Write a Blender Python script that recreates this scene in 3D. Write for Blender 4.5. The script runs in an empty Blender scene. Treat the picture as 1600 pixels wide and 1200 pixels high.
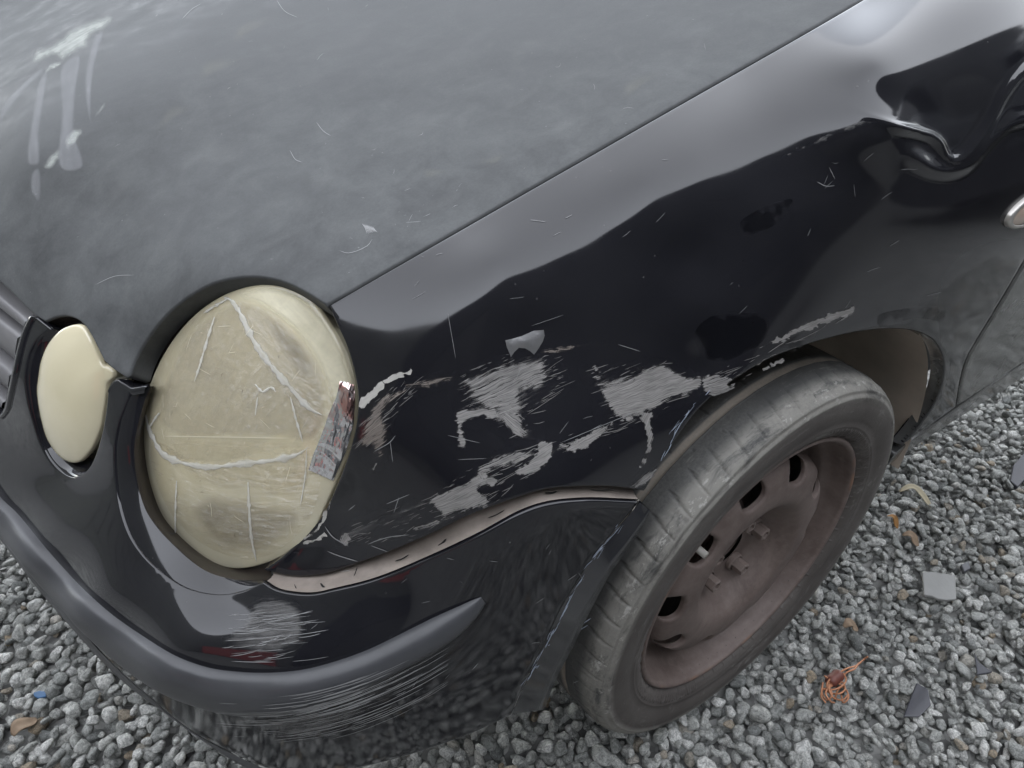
import bpy, math, random
import numpy as np
from mathutils import Vector
from mathutils.geometry import delaunay_2d_cdt
rad = math.radians
rng = np.random.default_rng(7)
random.seed(7)
SC = bpy.context.scene
COL = SC.collection

# ------------------------------------------------------------------ camera, sky, sun, exposure
CAM = np.array([-0.57708899, -1.07960816, 1.00343293])
YAW, PIT, ROL, FPX = rad(35.2048), rad(36.6948), rad(-0.62268), 1081.4165
FW = np.array([math.sin(YAW)*math.cos(PIT), math.cos(YAW)*math.cos(PIT), -math.sin(PIT)])
_r = np.array([math.cos(YAW), -math.sin(YAW), 0.0]); _u = np.cross(_r, FW)
RT = math.cos(ROL)*_r + math.sin(ROL)*_u
UP = -math.sin(ROL)*_r + math.cos(ROL)*_u
cd = bpy.data.cameras.new('camera'); cam = bpy.data.objects.new('camera', cd); COL.objects.link(cam)
cd.sensor_fit = 'HORIZONTAL'; cd.sensor_width = 36.0; cd.lens = 36.0*FPX/1600.0
cd.clip_start = 0.02; cd.clip_end = 600
from mathutils import Matrix
cam.matrix_world = Matrix(((RT[0], UP[0], -FW[0], CAM[0]), (RT[1], UP[1], -FW[1], CAM[1]), (RT[2], UP[2], -FW[2], CAM[2]), (0, 0, 0, 1)))
SC.camera = cam
SC.render.resolution_x, SC.render.resolution_y = 1024, 768
SC.render.engine = 'CYCLES'
SUN_EL, SUN_AZ = rad(52), rad(205)
W = bpy.data.worlds.new('World'); SC.world = W; W.use_nodes = True
wn = W.node_tree.nodes; wl = W.node_tree.links
bg = wn['Background']; bg.inputs['Strength'].default_value = 0.15
sky = wn.new('ShaderNodeTexSky'); sky.sky_type = 'NISHITA'; sky.sun_disc = False
sky.sun_elevation = SUN_EL; sky.sun_rotation = SUN_AZ; sky.dust_density = 0.0; sky.air_density = 1.2; sky.ozone_density = 1.0
hs = wn.new('ShaderNodeHueSaturation'); hs.inputs['Saturation'].default_value = 0.24; hs.inputs['Value'].default_value = 1.0
wl.new(sky.outputs['Color'], hs.inputs['Color']); wl.new(hs.outputs['Color'], bg.inputs['Color'])
sd = bpy.data.lights.new('sun', 'SUN'); so = bpy.data.objects.new('sun', sd); COL.objects.link(so)
sd.energy = 0.5; sd.angle = rad(178); sd.color = (1.0, 0.985, 0.965)
_sv = Vector((math.sin(SUN_AZ)*math.cos(SUN_EL), math.cos(SUN_AZ)*math.cos(SUN_EL), math.sin(SUN_EL)))
so.rotation_euler = _sv.to_track_quat('Z', 'Y').to_euler()
SC.view_settings.view_transform = 'Standard'; SC.view_settings.look = 'None'
SC.view_settings.exposure = 2.25; SC.view_settings.gamma = 1.0; SC.view_settings.use_curve_mapping = False
try:
    SC.cycles.max_bounces = 8; SC.cycles.transparent_max_bounces = 16
except Exception: pass

# ------------------------------------------------------------------ survey helpers: sight lines of the photograph turned into metric points
def rays(uv):
    uv = np.atleast_2d(np.asarray(uv, float))
    return FW + ((uv[:, :1]-800)/FPX)*RT - ((uv[:, 1:]-600)/FPX)*UP
def at(u, v, **k):
    ax = {'x': 0, 'y': 1, 'z': 2}[list(k)[0]]; val = list(k.values())[0]
    d = rays((u, v))[0]
    return CAM + (val-CAM[ax])/d[ax]*d
def pix(P):
    d = np.atleast_2d(P)-CAM; z = d@FW
    return np.stack([800+FPX*(d@RT)/z, 600-FPX*(d@UP)/z], 1)
def ctl(u, v, **k):
    P = at(u, v, **k); return (u, v, 1/((P-CAM)@FW))
def ct3(x, y, z):
    P = np.array([x, y, z], float); q = pix(P)[0]; return (q[0], q[1], 1/((P-CAM)@FW))

CREASE = []
class Skin:
    """smooth body surface through surveyed points (thin plate spline)"""
    def __init__(s, c, lam=2e-5, dents=(), base=None):
        c = np.array(c, float); s.dents = dents; s.base = base
        s.p = c[:, :2]/1000; n = len(c)
        w = c[:, 2] - (base.w(c[:, :2]) if base else 0)
        K = s.k(s.p, s.p) + lam*np.eye(n)
        Q = np.c_[np.ones(n), s.p]
        A = np.block([[K, Q], [Q.T, np.zeros((3, 3))]])
        s.sol = np.linalg.solve(A, np.r_[w, 0, 0, 0])
    @staticmethod
    def k(a, b):
        r2 = ((a[:, None]-b[None])**2).sum(-1)
        return 0.5*r2*np.log(r2+1e-12)
    def w(s, uv):
        q = np.atleast_2d(uv)/1000
        o = s.k(q, s.p)@s.sol[:-3] + s.sol[-3] + q@s.sol[-2:]
        return o + (s.base.w(uv) if s.base else 0)
    def raw(s, uv):
        return CAM + rays(uv)/s.w(uv)[:, None]
    def n(s, uv, f=None):
        f = f or s.raw
        uv = np.atleast_2d(np.asarray(uv, float)); h = 1.0
        a = f(uv+[h, 0])-f(uv-[h, 0]); b = f(uv+[0, h])-f(uv-[0, h])
        n = np.cross(a, b); n /= np.linalg.norm(n, axis=1)[:, None]+1e-12
        P = f(uv); flip = ((CAM-P)*n).sum(1) < 0; n[flip] *= -1
        return n
    def dented(s, uv):
        P = s.raw(uv)
        if len(s.dents):
            n = s.n(uv); t = np.zeros(len(P))
            for (u, v, ru, rv, ang, dep, pw) in s.dents:
                a = rad(ang); du = uv[:, 0]-u; dv = uv[:, 1]-v
                x = (du*math.cos(a)+dv*math.sin(a))/ru; y = (-du*math.sin(a)+dv*math.cos(a))/rv
                t += dep*np.exp(-np.power(x*x+y*y, pw))
            for line, wd, dep in CREASE:
                m = (uv[:, 0] > line[:, 0].min()-4*wd) & (uv[:, 0] < line[:, 0].max()+4*wd) & (uv[:, 1] > line[:, 1].min()-4*wd) & (uv[:, 1] < line[:, 1].max()+4*wd)
                if not m.any(): continue
                q = uv[m]; bst = np.full(len(q), 1e9); tt = np.zeros(len(q)); L = len(line)-1
                for i in range(L):
                    ab = line[i+1]-line[i]; k = np.clip(((q-line[i])@ab)/(ab@ab), 0, 1); dd = ((line[i]+k[:, None]*ab-q)**2).sum(1); u = dd < bst; bst[u] = dd[u]; tt[u] = (i+k[u])/L
                t[m] += dep*np.exp(-bst/(wd*wd))*np.minimum(1, np.minimum(tt*6+.1, 1))
            P = P-n*t[:, None]
        return P
    def P(s, uv, off=0.0):
        uv = np.atleast_2d(np.asarray(uv, float))
        P = s.dented(uv)
        if np.any(off): P = P + s.n(uv, s.dented)*np.reshape(off, (-1, 1))
        return P
    def N(s, uv):
        return s.n(np.atleast_2d(np.asarray(uv, float)), s.dented)

def spline(pts, step=5.0, closed=False):
    p = np.array(pts, float)
    if len(p) < 3 and not closed:
        n = max(2, int(np.linalg.norm(p[-1]-p[0])/step)+1); t = np.linspace(0, 1, n)[:, None]
        return p[0]*(1-t)+p[-1]*t
    q = np.vstack([p[-1], p, p[0], p[1]]) if closed else np.vstack([2*p[0]-p[1], p, 2*p[-1]-p[-2]])
    out = []
    for i in range(1, len(q)-2):
        a, b, c, d = q[i-1], q[i], q[i+1], q[i+2]
        n = max(1, int(round(np.linalg.norm(c-b)/step))); t = np.linspace(0, 1, n, endpoint=False)[:, None]
        k1 = np.linalg.norm(b-a)**.5+1e-6; k2 = np.linalg.norm(c-b)**.5+1e-6; k3 = np.linalg.norm(d-c)**.5+1e-6
        m1 = ((b-a)/k1-(c-a)/(k1+k2)+(c-b)/k2)*k2; m2 = ((c-b)/k2-(d-b)/(k2+k3)+(d-c)/k3)*k2
        out.append((2*t**3-3*t**2+1)*b+(t**3-2*t**2+t)*m1+(-2*t**3+3*t**2)*c+(t**3-t**2)*m2)
    if not closed: out.append(p[-1:])
    return np.vstack(out)
def outline(*segs, step=5.0):
    o = []
    for s in segs:
        q = spline(s, step)
        if o and np.linalg.norm(o[-1][-1]-q[0]) < .5: q = q[1:]
        o.append(q)
    o = np.vstack(o)
    if np.linalg.norm(o[0]-o[-1]) < .5: o = o[:-1]
    return o
def resample(p, n):
    p = np.asarray(p, float); d = np.r_[0, np.cumsum(np.linalg.norm(np.diff(p, axis=0), axis=1))]
    t = np.linspace(0, d[-1], n)
    return np.stack([np.interp(t, d, p[:, k]) for k in range(p.shape[1])], 1)
def inside(q, poly):
    x, y = q[:, 0], q[:, 1]; r = np.zeros(len(q), bool); a = poly; b = np.roll(poly, -1, 0)
    for (x1, y1), (x2, y2) in zip(a, b):
        if y1 == y2: continue
        m = ((y1 > y) != (y2 > y)) & (x < (x2-x1)*(y-y1)/(y2-y1)+x1); r ^= m
    return r
def pdist(q, poly):
    a = poly; b = np.roll(poly, -1, 0); ab = b-a; l = (ab**2).sum(1)+1e-12
    out = np.full(len(q), 1e9)
    for i in range(len(a)):
        t = np.clip(((q-a[i])@ab[i])/l[i], 0, 1)
        out = np.minimum(out, ((a[i]+t[:, None]*ab[i]-q)**2).sum(1))
    return np.sqrt(out)

# ------------------------------------------------------------------ object helpers
def newobj(name, me, mat, parent=None):
    o = bpy.data.objects.new(name, me); COL.objects.link(o)
    for m in (mat if isinstance(mat, (list, tuple)) else [mat]): me.materials.append(m)
    if parent is not None: o.parent = parent
    return o
def mesh(name, V, F, mat, parent=None, smooth=True, attrs=None, uv=None):
    me = bpy.data.meshes.new(name)
    me.from_pydata([tuple(map(float, v)) for v in V], [], [tuple(int(i) for i in f) for f in F])
    if smooth: me.polygons.foreach_set('use_smooth', [True]*len(me.polygons))
    for k, a in (attrs or {}).items():
        me.attributes.new(k, 'FLOAT', 'POINT').data.foreach_set('value', np.asarray(a, np.float32))
    if uv is not None:
        l = me.uv_layers.new(name='UVMap'); idx = np.empty(len(me.loops), np.int32); me.loops.foreach_get('vertex_index', idx)
        l.data.foreach_set('uv', np.asarray(uv, np.float32)[idx].ravel())
    me.update()
    return newobj(name, me, mat, parent)
def empty(name, loc=(0, 0, 0), parent=None):
    o = bpy.data.objects.new(name, None); COL.objects.link(o); o.location = loc; o.empty_display_size = .05
    if parent is not None: o.parent = parent
    return o
def tag(o, label=None, cat=None, group=None, kind=None):
    for k, v in (('label', label), ('category', cat), ('group', group), ('kind', kind)):
        if v: o[k] = v
    return o
def tri2d(poly, holes=(), step=7.0, inset=()):
    V = [*poly]; E = [(i, (i+1) % len(poly)) for i in range(len(poly))]; k = len(poly)
    for h in holes:
        V += [*h]; E += [(k+i, k+(i+1) % len(h)) for i in range(len(h))]; k += len(h)
    allb = [poly, *holes]
    def dmin(q): return np.min([pdist(q, b) for b in allb], 0)
    def isin(q):
        m = inside(q, poly)
        for h in holes: m &= ~inside(q, h)
        return m
    pts = []
    for d in inset:
        for b in allb:
            t = np.roll(b, -1, 0)-np.roll(b, 1, 0); t /= np.linalg.norm(t, axis=1)[:, None]+1e-9
            for sg in (1, -1):
                q = b+sg*d*np.stack([-t[:, 1], t[:, 0]], 1); m = isin(q); q = q[m]
                if len(q): q = q[dmin(q) > .85*d]; pts.append(q)
    x0, y0 = poly.min(0); x1, y1 = poly.max(0); ys = np.arange(y0+step*.5, y1, step*.866); g = []
    for j, y in enumerate(ys):
        xs = np.arange(x0+(step*.5 if j % 2 else 0), x1, step); g.append(np.stack([xs, np.full_like(xs, y)], 1))
    if g:
        g = np.vstack(g); g = g[isin(g)]
        if len(g): g = g[dmin(g) > (max(inset) if inset else 0)+.5*step]; pts.append(g)
    V = np.vstack([np.array(V)]+[p for p in pts if len(p)])
    vo, _, fo, ov, _, _ = delaunay_2d_cdt([Vector(v) for v in V], E, [], 0, 1e-4)
    vo = np.array([tuple(v) for v in vo]); fo = np.array(fo)
    c = vo[fo].mean(1); fo = fo[isin(c)]
    return vo, fo, dmin
def panel(name, mat, skin, poly, parent, holes=(), step=7.0, skirt=.012, rnd=2.2, off=0.0):
    """a sheet-metal panel: surface inside an outline, rolled edge, turned-in flange"""
    px = .00075
    ins = [rnd*1e-3/px*f for f in (.3, .65, 1.1)] if rnd else []
    v, f, dm = tri2d(poly, holes, step, ins)
    d = dm(v)*px; r = max(rnd, 1e-6)*1e-3
    drop = np.where(d < r, r-np.sqrt(np.maximum(0, r*r-(r-d)**2)), 0) if rnd else np.zeros(len(v))
    N = skin.N(v); P = skin.P(v)+N*(off-drop)[:, None]
    V = [P]; F = [tuple(t) for t in f]; k = len(P)
    # orient faces
    t = np.array(f); fn = np.cross(P[t[:, 1]]-P[t[:, 0]], P[t[:, 2]]-P[t[:, 0]])
    fl = (fn*N[t[:, 0]]).sum(1) < 0; F = [tuple(x[::-1]) if b else tuple(x) for x, b in zip(t, fl)]
    if skirt:
        for b in [poly, *holes]:
            Nb = skin.N(b); Pb = skin.P(b)+Nb*(off-(r if rnd else 0)); m = len(b)
            V += [Pb, Pb-Nb*skirt]
            F += [(k+i, k+(i+1) % m, k+m+(i+1) % m, k+m+i) for i in range(m)]; k += 2*m
    return mesh(name, np.vstack(V), F, mat, parent)
def decal(name, mat, skin, pts, parent, off=.0005, step=4.0, ang=0.0, soft=30.0, smooth_outline=True, bow=0.0):
    """flat mark lying on a skin; uv in metres along the stroke direction"""
    poly = spline(pts, 4.0, True) if smooth_outline else np.array(pts, float)
    v, f, dm = tri2d(poly, (), step)
    d = dm(v); P = skin.P(v, off+bow*np.minimum(1, d/soft))
    t = np.array(f); N = skin.N(v); fn = np.cross(P[t[:, 1]]-P[t[:, 0]], P[t[:, 2]]-P[t[:, 0]])
    fl = (fn*N[t[:, 0]]).sum(1) < 0; F = [tuple(x[::-1]) if b else tuple(x) for x, b in zip(t, fl)]
    # metric stroke coordinates measured on the surface
    c0 = v.mean(0); a = rad(ang); e1 = np.array([math.cos(a), math.sin(a)]); e2 = np.array([-e1[1], e1[0]])
    A = skin.P([c0+e1*5])[0]-skin.P([c0-e1*5])[0]; A /= np.linalg.norm(A)
    B = np.cross(skin.N([c0])[0], A); Pc = skin.P([c0])[0]
    uv = np.stack([(P-Pc)@A, (P-Pc)@B], 1)
    return mesh(name, P, F, mat, parent, attrs={'edge': np.minimum(1, d/soft)}, uv=uv)
def ribbon(skin, pts, w0, w1=None, off=.0006, step=4.0):
    c = spline(pts, step); n = len(c); t = np.gradient(c, axis=0); t /= np.linalg.norm(t, axis=1)[:, None]+1e-9
    s = np.linspace(0, 1, n); w = w0*np.minimum(1, np.minimum(s, 1-s)*6+.15)
    nn = np.stack([-t[:, 1], t[:, 0]], 1)*w[:, None]*.5
    V = np.vstack([skin.P(c+nn, off), skin.P(c-nn, off)])
    F = [(i, i+1, n+i+1, n+i) for i in range(n-1)]
    return V, F
def join(parts):
    V = []; F = []; k = 0
    for v, f in parts:
        V.append(np.asarray(v, float)); F += [tuple(int(i)+k for i in q) for q in f]; k += len(v)
    return np.vstack(V), F
def loft(curves, closed=False):
    n = len(curves[0]); V = np.vstack(curves); F = []
    for j in range(len(curves)-1):
        for i in range(n if closed else n-1):
            a = j*n+i; b = j*n+(i+1) % n; F.append((a, b, b+n, a+n))
    return V, F
def tube(pts, r, seg=8, cap=True):
    p = np.asarray(pts, float); n = len(p); t = np.gradient(p, axis=0); t /= np.linalg.norm(t, axis=1)[:, None]+1e-9
    ref = np.array([0, 0, 1.0]); V = []; r = np.broadcast_to(r, (n,))
    for i in range(n):
        a = np.cross(t[i], ref)
        if np.linalg.norm(a) < .1: a = np.cross(t[i], [1.0, 0, 0])
        a /= np.linalg.norm(a); b = np.cross(t[i], a)
        th = np.linspace(0, 2*np.pi, seg, endpoint=False)
        V.append(p[i]+r[i]*(np.cos(th)[:, None]*a+np.sin(th)[:, None]*b))
    V = np.vstack(V); F = [(i*seg+j, i*seg+(j+1) % seg, (i+1)*seg+(j+1) % seg, (i+1)*seg+j) for i in range(n-1) for j in range(seg)]
    if cap: F += [tuple(range(seg))[::-1], tuple((n-1)*seg+j for j in range(seg))]
    return V, F
def box(x0, x1, y0, y1, z0, z1):
    V = [(x, y, z) for x in (x0, x1) for y in (y0, y1) for z in (z0, z1)]
    return np.array(V, float), [(0, 1, 3, 2), (4, 6, 7, 5), (0, 4, 5, 1), (2, 3, 7, 6), (0, 2, 6, 4), (1, 5, 7, 3)]

# ------------------------------------------------------------------ materials
class MT:
    def __init__(s, name):
        s.m = bpy.data.materials.new(name); s.m.use_nodes = True; s.t = s.m.node_tree; s.t.nodes.clear()
        s.out = s.t.nodes.new('ShaderNodeOutputMaterial')
    def n(s, ty, props=None, **ins):
        o = s.t.nodes.new(ty)
        for k, v in (props or {}).items(): setattr(o, k, v)
        for k, v in ins.items():
            key = k.replace('_', ' ') if k.replace('_', ' ') in o.inputs else k
            s.set(o.inputs[int(k[1:])] if k[0] == 'i' and k[1:].isdigit() else o.inputs[key], v)
        return o
    def set(s, sock, v):
        if isinstance(v, bpy.types.NodeSocket): s.t.links.new(v, sock)
        elif isinstance(v, bpy.types.Node): s.t.links.new(v.outputs[0], sock)
        else:
            if hasattr(sock.default_value, '__len__') and not isinstance(v, (tuple, list)): v = (v, v, v, 1) if len(sock.default_value) == 4 else (v, v, v)
            if hasattr(sock.default_value, '__len__') and len(sock.default_value) == 4 and len(v) == 3: v = (*v, 1)
            sock.default_value = v
    def math(s, op, a, b=0.0, clamp=False):
        return s.n('ShaderNodeMath', {'operation': op, 'use_clamp': clamp}, i0=a, i1=b).outputs[0]
    def ramp(s, fac, lo, hi, a=0.0, b=1.0):
        return s.n('ShaderNodeMapRange', {'clamp': True}, i0=fac, i1=lo, i2=hi, i3=a, i4=b).outputs[0]
    def noise(s, vec, scale, detail=4, rough=.55, dist=0.0):
        return s.n('ShaderNodeTexNoise', None, Vector=vec, Scale=scale, Detail=detail, Roughness=rough, Distortion=dist).outputs[0]
    def coord(s, k='Object'): return s.n('ShaderNodeTexCoord').outputs[k]
    def map(s, vec, scale=(1, 1, 1), rot=(0, 0, 0)):
        return s.n('ShaderNodeMapping', None, Vector=vec, Rotation=rot, Scale=scale).outputs[0]
    def mix(s, f, a, b):
        o = s.n('ShaderNodeMix', {'data_type': 'RGBA'}); s.set(o.inputs[0], f); s.set(o.inputs[6], a); s.set(o.inputs[7], b); return o.outputs[2]
    def bump(s, h, strength=.3, dist=.002):
        return s.n('ShaderNodeBump', None, Strength=strength, Distance=dist, Height=h).outputs[0]
    def pb(s, **k):
        al = {'col': 'Base Color', 'rough': 'Roughness', 'metal': 'Metallic', 'ior': 'IOR', 'coat': 'Coat Weight', 'coatr': 'Coat Roughness', 'nor': 'Normal', 'alpha': 'Alpha', 'spec': 'Specular IOR Level', 'trans': 'Transmission Weight', 'coatior': 'Coat IOR', 'sss': 'Subsurface Weight'}
        o = s.t.nodes.new('ShaderNodeBsdfPrincipled')
        for q, v in k.items(): s.set(o.inputs[al[q]], v)
        return o.outputs[0]
    def shmix(s, f, a, b):
        o = s.t.nodes.new('ShaderNodeMixShader'); s.set(o.inputs[0], f); s.set(o.inputs[1], a); s.set(o.inputs[2], b); return o.outputs[0]
    def done(s, sh):
        s.t.links.new(sh, s.out.inputs['Surface']); return s.m

def m_paint(name, dust, dcol, rough=.1, speck=1.0, ior=1.75, coat=.5, cloud=1.0):
    m = MT(name); c = m.coord()
    big = m.noise(c, 4.5, 5, .6, .6); mid = m.noise(c, 23, 6, .65, .4); fine = m.noise(c, 420, 3, .7)
    wipe = m.noise(m.map(c, (5, 26, 26), (0.2, 0.1, 0.65)), 1.6, 6, .7, .5)
    d = m.math('MULTIPLY', m.ramp(big, .3, .75, 1-.55*cloud, 1+.5*cloud), m.ramp(mid, .3, .75, .7, 1.28))
    d = m.math('MULTIPLY', d, m.ramp(wipe, .35, .7, 1-.16*cloud, 1+.2*cloud))
    d = m.math('MULTIPLY', d, m.ramp(fine, .3, .7, .92, 1.08))
    d = m.math('MULTIPLY', d, dust)
    v = m.n('ShaderNodeTexVoronoi', {'feature': 'DISTANCE_TO_EDGE'}, Vector=c, Scale=14.0)
    sp = m.n('ShaderNodeTexVoronoi', None, Vector=c, Scale=55.0).outputs[0]
    sk = m.math('MULTIPLY', m.ramp(sp, .03, .055, 1, 0), m.ramp(m.noise(c, 15, 2), .52, .60))
    f = m.math('ADD', d, m.math('MULTIPLY', sk, .35*speck), True)
    p = m.pb(col=(.0055, .0055, .0085), rough=m.ramp(mid, .3, .7, rough*.8, rough*1.4), ior=ior, coat=coat, coatr=.075,
             nor=m.bump(m.noise(c, 9, 2, .4), .02, .01))
    dd = m.n('ShaderNodeBsdfDiffuse', None, Color=m.mix(m.noise(c, 6, 3), dcol, tuple(x*.86+.01 for x in dcol))).outputs[0]
    return m.done(m.shmix(f, p, dd))
def m_scrape(name, c1, c2, thr=.45, sharp=9.0, su=14.0, sv=240.0, edge=1.3, alpha=1.0, rough=.55, fine=0.5):
    m = MT(name); uv = m.coord('UV'); e = m.n('ShaderNodeAttribute', {'attribute_name': 'edge'}).outputs['Fac']
    warp = m.noise(uv, 22, 3); v2 = m.n('ShaderNodeVectorMath', {'operation': 'ADD'}, i0=uv, i1=m.math('MULTIPLY', warp, .012)).outputs[0]
    st = m.noise(m.map(v2, (su, sv, 1)), 1.0, 6, .72); bl = m.noise(uv, 60, 5, .65)
    h = m.math('ADD', m.math('MULTIPLY', st, 1-fine), m.math('MULTIPLY', bl, fine)); h = m.ramp(h, .28, .72)
    f = m.math('ADD', m.math('MULTIPLY', e, edge), h)
    f = m.math('MULTIPLY', m.math('SUBTRACT', f, thr), sharp, True)
    f = m.math('MULTIPLY', f, alpha)
    st2 = m.noise(m.map(v2, (su*1.5, sv*2.2, 1)), 1.0, 4, .6)
    col = m.mix(m.ramp(st2, .34, .66), c1, c2)
    return m.done(m.shmix(f, m.n('ShaderNodeBsdfTransparent').outputs[0], m.pb(col=col, rough=rough, nor=m.bump(st2, .25, .001))))
def m_soft(name, col, amp=.5, su=30., sv=200., lo=.15, hi=1.0, noise_w=.6):
    """dry film (chalk, dust) that fades out at its rim"""
    m = MT(name); uv = m.coord('UV'); e = m.n('ShaderNodeAttribute', {'attribute_name': 'edge'}).outputs['Fac']
    st = m.noise(m.map(uv, (su, sv, 1)), 1.0, 6, .7, .3); bl = m.noise(uv, 35, 5, .6, .5)
    h = m.math('ADD', m.math('MULTIPLY', st, .6), m.math('MULTIPLY', bl, .4))
    f = m.math('MULTIPLY', m.n('ShaderNodeMapRange', {'clamp': True, 'interpolation_type': 'SMOOTHSTEP'}, i0=e, i1=0.0, i2=hi, i3=0.0, i4=1.0).outputs[0], m.ramp(h, .5-.35*noise_w, .5+.25*noise_w, 1-noise_w, 1))
    f = m.math('MULTIPLY', f, amp, True)
    return m.done(m.shmix(f, m.n('ShaderNodeBsdfTransparent').outputs[0], m.n('ShaderNodeBsdfDiffuse', None, Color=col).outputs[0]))
def m_plain(name, col, rough=.6, var=.25, scale=40., bump=.15, bscale=200., metal=0., **k):
    m = MT(name); c = m.coord(); n1 = m.noise(c, scale, 5, .6); n2 = m.noise(c, bscale, 4, .6)
    cc = m.mix(n1, tuple(x*(1-var) for x in col), tuple(min(1, x*(1+var)) for x in col))
    return m.done(m.pb(col=cc, rough=rough, metal=metal, nor=m.bump(n2, bump, .001), **k))

M = {}
M['hood'] = m_paint('hood_paint', .33, (.30, .310, .308), .46, .8, 1.18, .0, .17)
M['fender'] = m_paint('fender_paint', .014, (.36, .35, .34), .10, .5, 1.45, .35)
M['bumper'] = m_paint('bumper_paint', .014, (.36, .36, .35), .07, .8, 1.45, .4)
M['dirty'] = m_paint('road_spray_paint', .22, (.33, .33, .30), .22, .6, 1.7)
M['lip'] = m_paint('arch_lip_paint', .06, (.33, .33, .31), .12, .8, 1.7)  # paler film and stronger gloss than the bumper paint
def m_blot():
    m = MT('clean_paint'); c = m.coord('UV'); e = m.n('ShaderNodeAttribute', {'attribute_name': 'edge'}).outputs['Fac']
    f = m.ramp(m.math('ADD', m.math('MULTIPLY', e, .9), m.ramp(m.noise(c, 45, 5, .6, .5), .3, .7)), .55, .80, 0, .85)
    return m.done(m.shmix(f, m.n('ShaderNodeBsdfTransparent').outputs[0], m.pb(col=(.004, .004, .006), rough=.1, ior=1.5)))
M['clean'] = m_blot()
M['recess'] = m_plain('recess_plastic', (.020, .016, .015), .22, .4, 60, .1)
M['black'] = m_plain('black_plastic', (.006, .006, .006), .6)
M['trim'] = m_plain('rub_strip_plastic', (.052, .053, .058), .36, .25, 25, .12, 700)
M['grille'] = m_plain('grille_plastic', (.15, .146, .15), .4, .15, 20, .05)
M['flange'] = m_plain('faded_flange_plastic', (.255, .218, .19), .6, .55, 38, .35, 240)
M['liner'] = m_plain('liner_plastic', (.44, .375, .31), .75, .35, 14, .25, 120)

# ------------------------------------------------------------------ ground, gravel
def ground_mat():
    m = MT('gravel_bed'); c = m.coord()
    v = m.n('ShaderNodeTexVoronoi', None, Vector=c, Scale=55.0); n = m.noise(c, 120, 5, .65)
    g = m.mix(v.outputs['Color'], (.10, .10, .095), (.42, .42, .40)); s = m.n('ShaderNodeSeparateColor', None, Color=v.outputs['Color']).outputs[0]
    g = m.mix(s, (.12, .12, .115), (.38, .38, .36))
    return m.done(m.pb(col=m.mix(m.math('MULTIPLY', n, .5), g, (.08, .08, .08)), rough=.9, nor=m.bump(v.outputs['Distance'], 1.0, .012)))
V, F = loft([np.array([(x, y, -.018) for x in np.linspace(-200, 200, 9)]) for y in np.linspace(-200, 200, 9)])
tag(mesh('ground', V, [f[::-1] if False else f for f in F], ground_mat(), smooth=False), kind='structure', label='grey gravel yard surface under the car')

def stone_mat():
    m = MT('granite_chip'); c = m.coord(); t = m.n('ShaderNodeAttribute', {'attribute_name': 'tone', 'attribute_type': 'INSTANCER'}).outputs['Fac']
    h = m.n('ShaderNodeAttribute', {'attribute_name': 'hue', 'attribute_type': 'INSTANCER'}).outputs['Fac']
    cr = m.n('ShaderNodeValToRGB', None, Fac=t); e = cr.color_ramp; e.elements[0].color = (.10, .104, .10, 1); e.elements[1].color = (.80, .795, .76, 1)
    for p, q in ((.25, (.24, .248, .24, 1)), (.55, (.44, .447, .425, 1)), (.85, (.63, .63, .595, 1))): el = e.elements.new(p); el.color = q
    base = m.mix(m.ramp(h, .93, .99), cr.outputs[0], (.42, .335, .235))
    off = m.n('ShaderNodeVectorMath', {'operation': 'ADD'}, i0=c, i1=m.math('MULTIPLY', t, 37.0)).outputs[0]
    n1 = m.noise(off, 2.4, 6, .75, .8); n2 = m.noise(off, 9, 4, .7)
    col = m.mix(m.ramp(n1, .40, .60), m.mix(.70, base, (.06, .066, .060)), base)
    col = m.mix(m.ramp(n2, .56, .68, 0, .6), col, (.64, .64, .60))
    return m.done(m.pb(col=col, rough=.82, nor=m.bump(m.math('ADD', m.math('MULTIPLY', n1, .7), m.math('MULTIPLY', n2, .5)), .55, .12)))
SM = stone_mat()
def ico(sub):
    import bmesh
    b = bmesh.new(); bmesh.ops.create_icosphere(b, subdivisions=sub, radius=1); b.verts.ensure_lookup_table()
    V = np.array([v.co[:] for v in b.verts]); F = [tuple(v.index for v in f.verts) for f in b.faces]; b.free(); return V, F
IV, IF = ico(3)
stones = bpy.data.collections.new('stone_shapes')
def stone_shape(seed):
    g = np.random.default_rng(seed); k = g.integers(9, 15)
    n = g.normal(size=(k, 3)); n /= np.linalg.norm(n, axis=1)[:, None]; d = g.uniform(.62, 1.0, k)
    q = IV@n.T; q = np.where(q > .05, d/np.maximum(q, .05), 9)
    r = -np.log(np.exp(-q*26).sum(1)+math.exp(-1.25*26))/26
    V = IV*r[:, None]*np.array([1.0, g.uniform(.72, .95), g.uniform(.55, .8)])
    V = V/np.abs(V).max()
    return V
for i in range(14):
    me = bpy.data.meshes.new('stone_shape'); me.from_pydata([tuple(v) for v in stone_shape(100+i)], [], IF)
    me.polygons.foreach_set('use_smooth', [True]*len(me.polygons)); me.materials.append(SM)
    stones.objects.link(bpy.data.objects.new('stone_shape', me))
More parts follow.
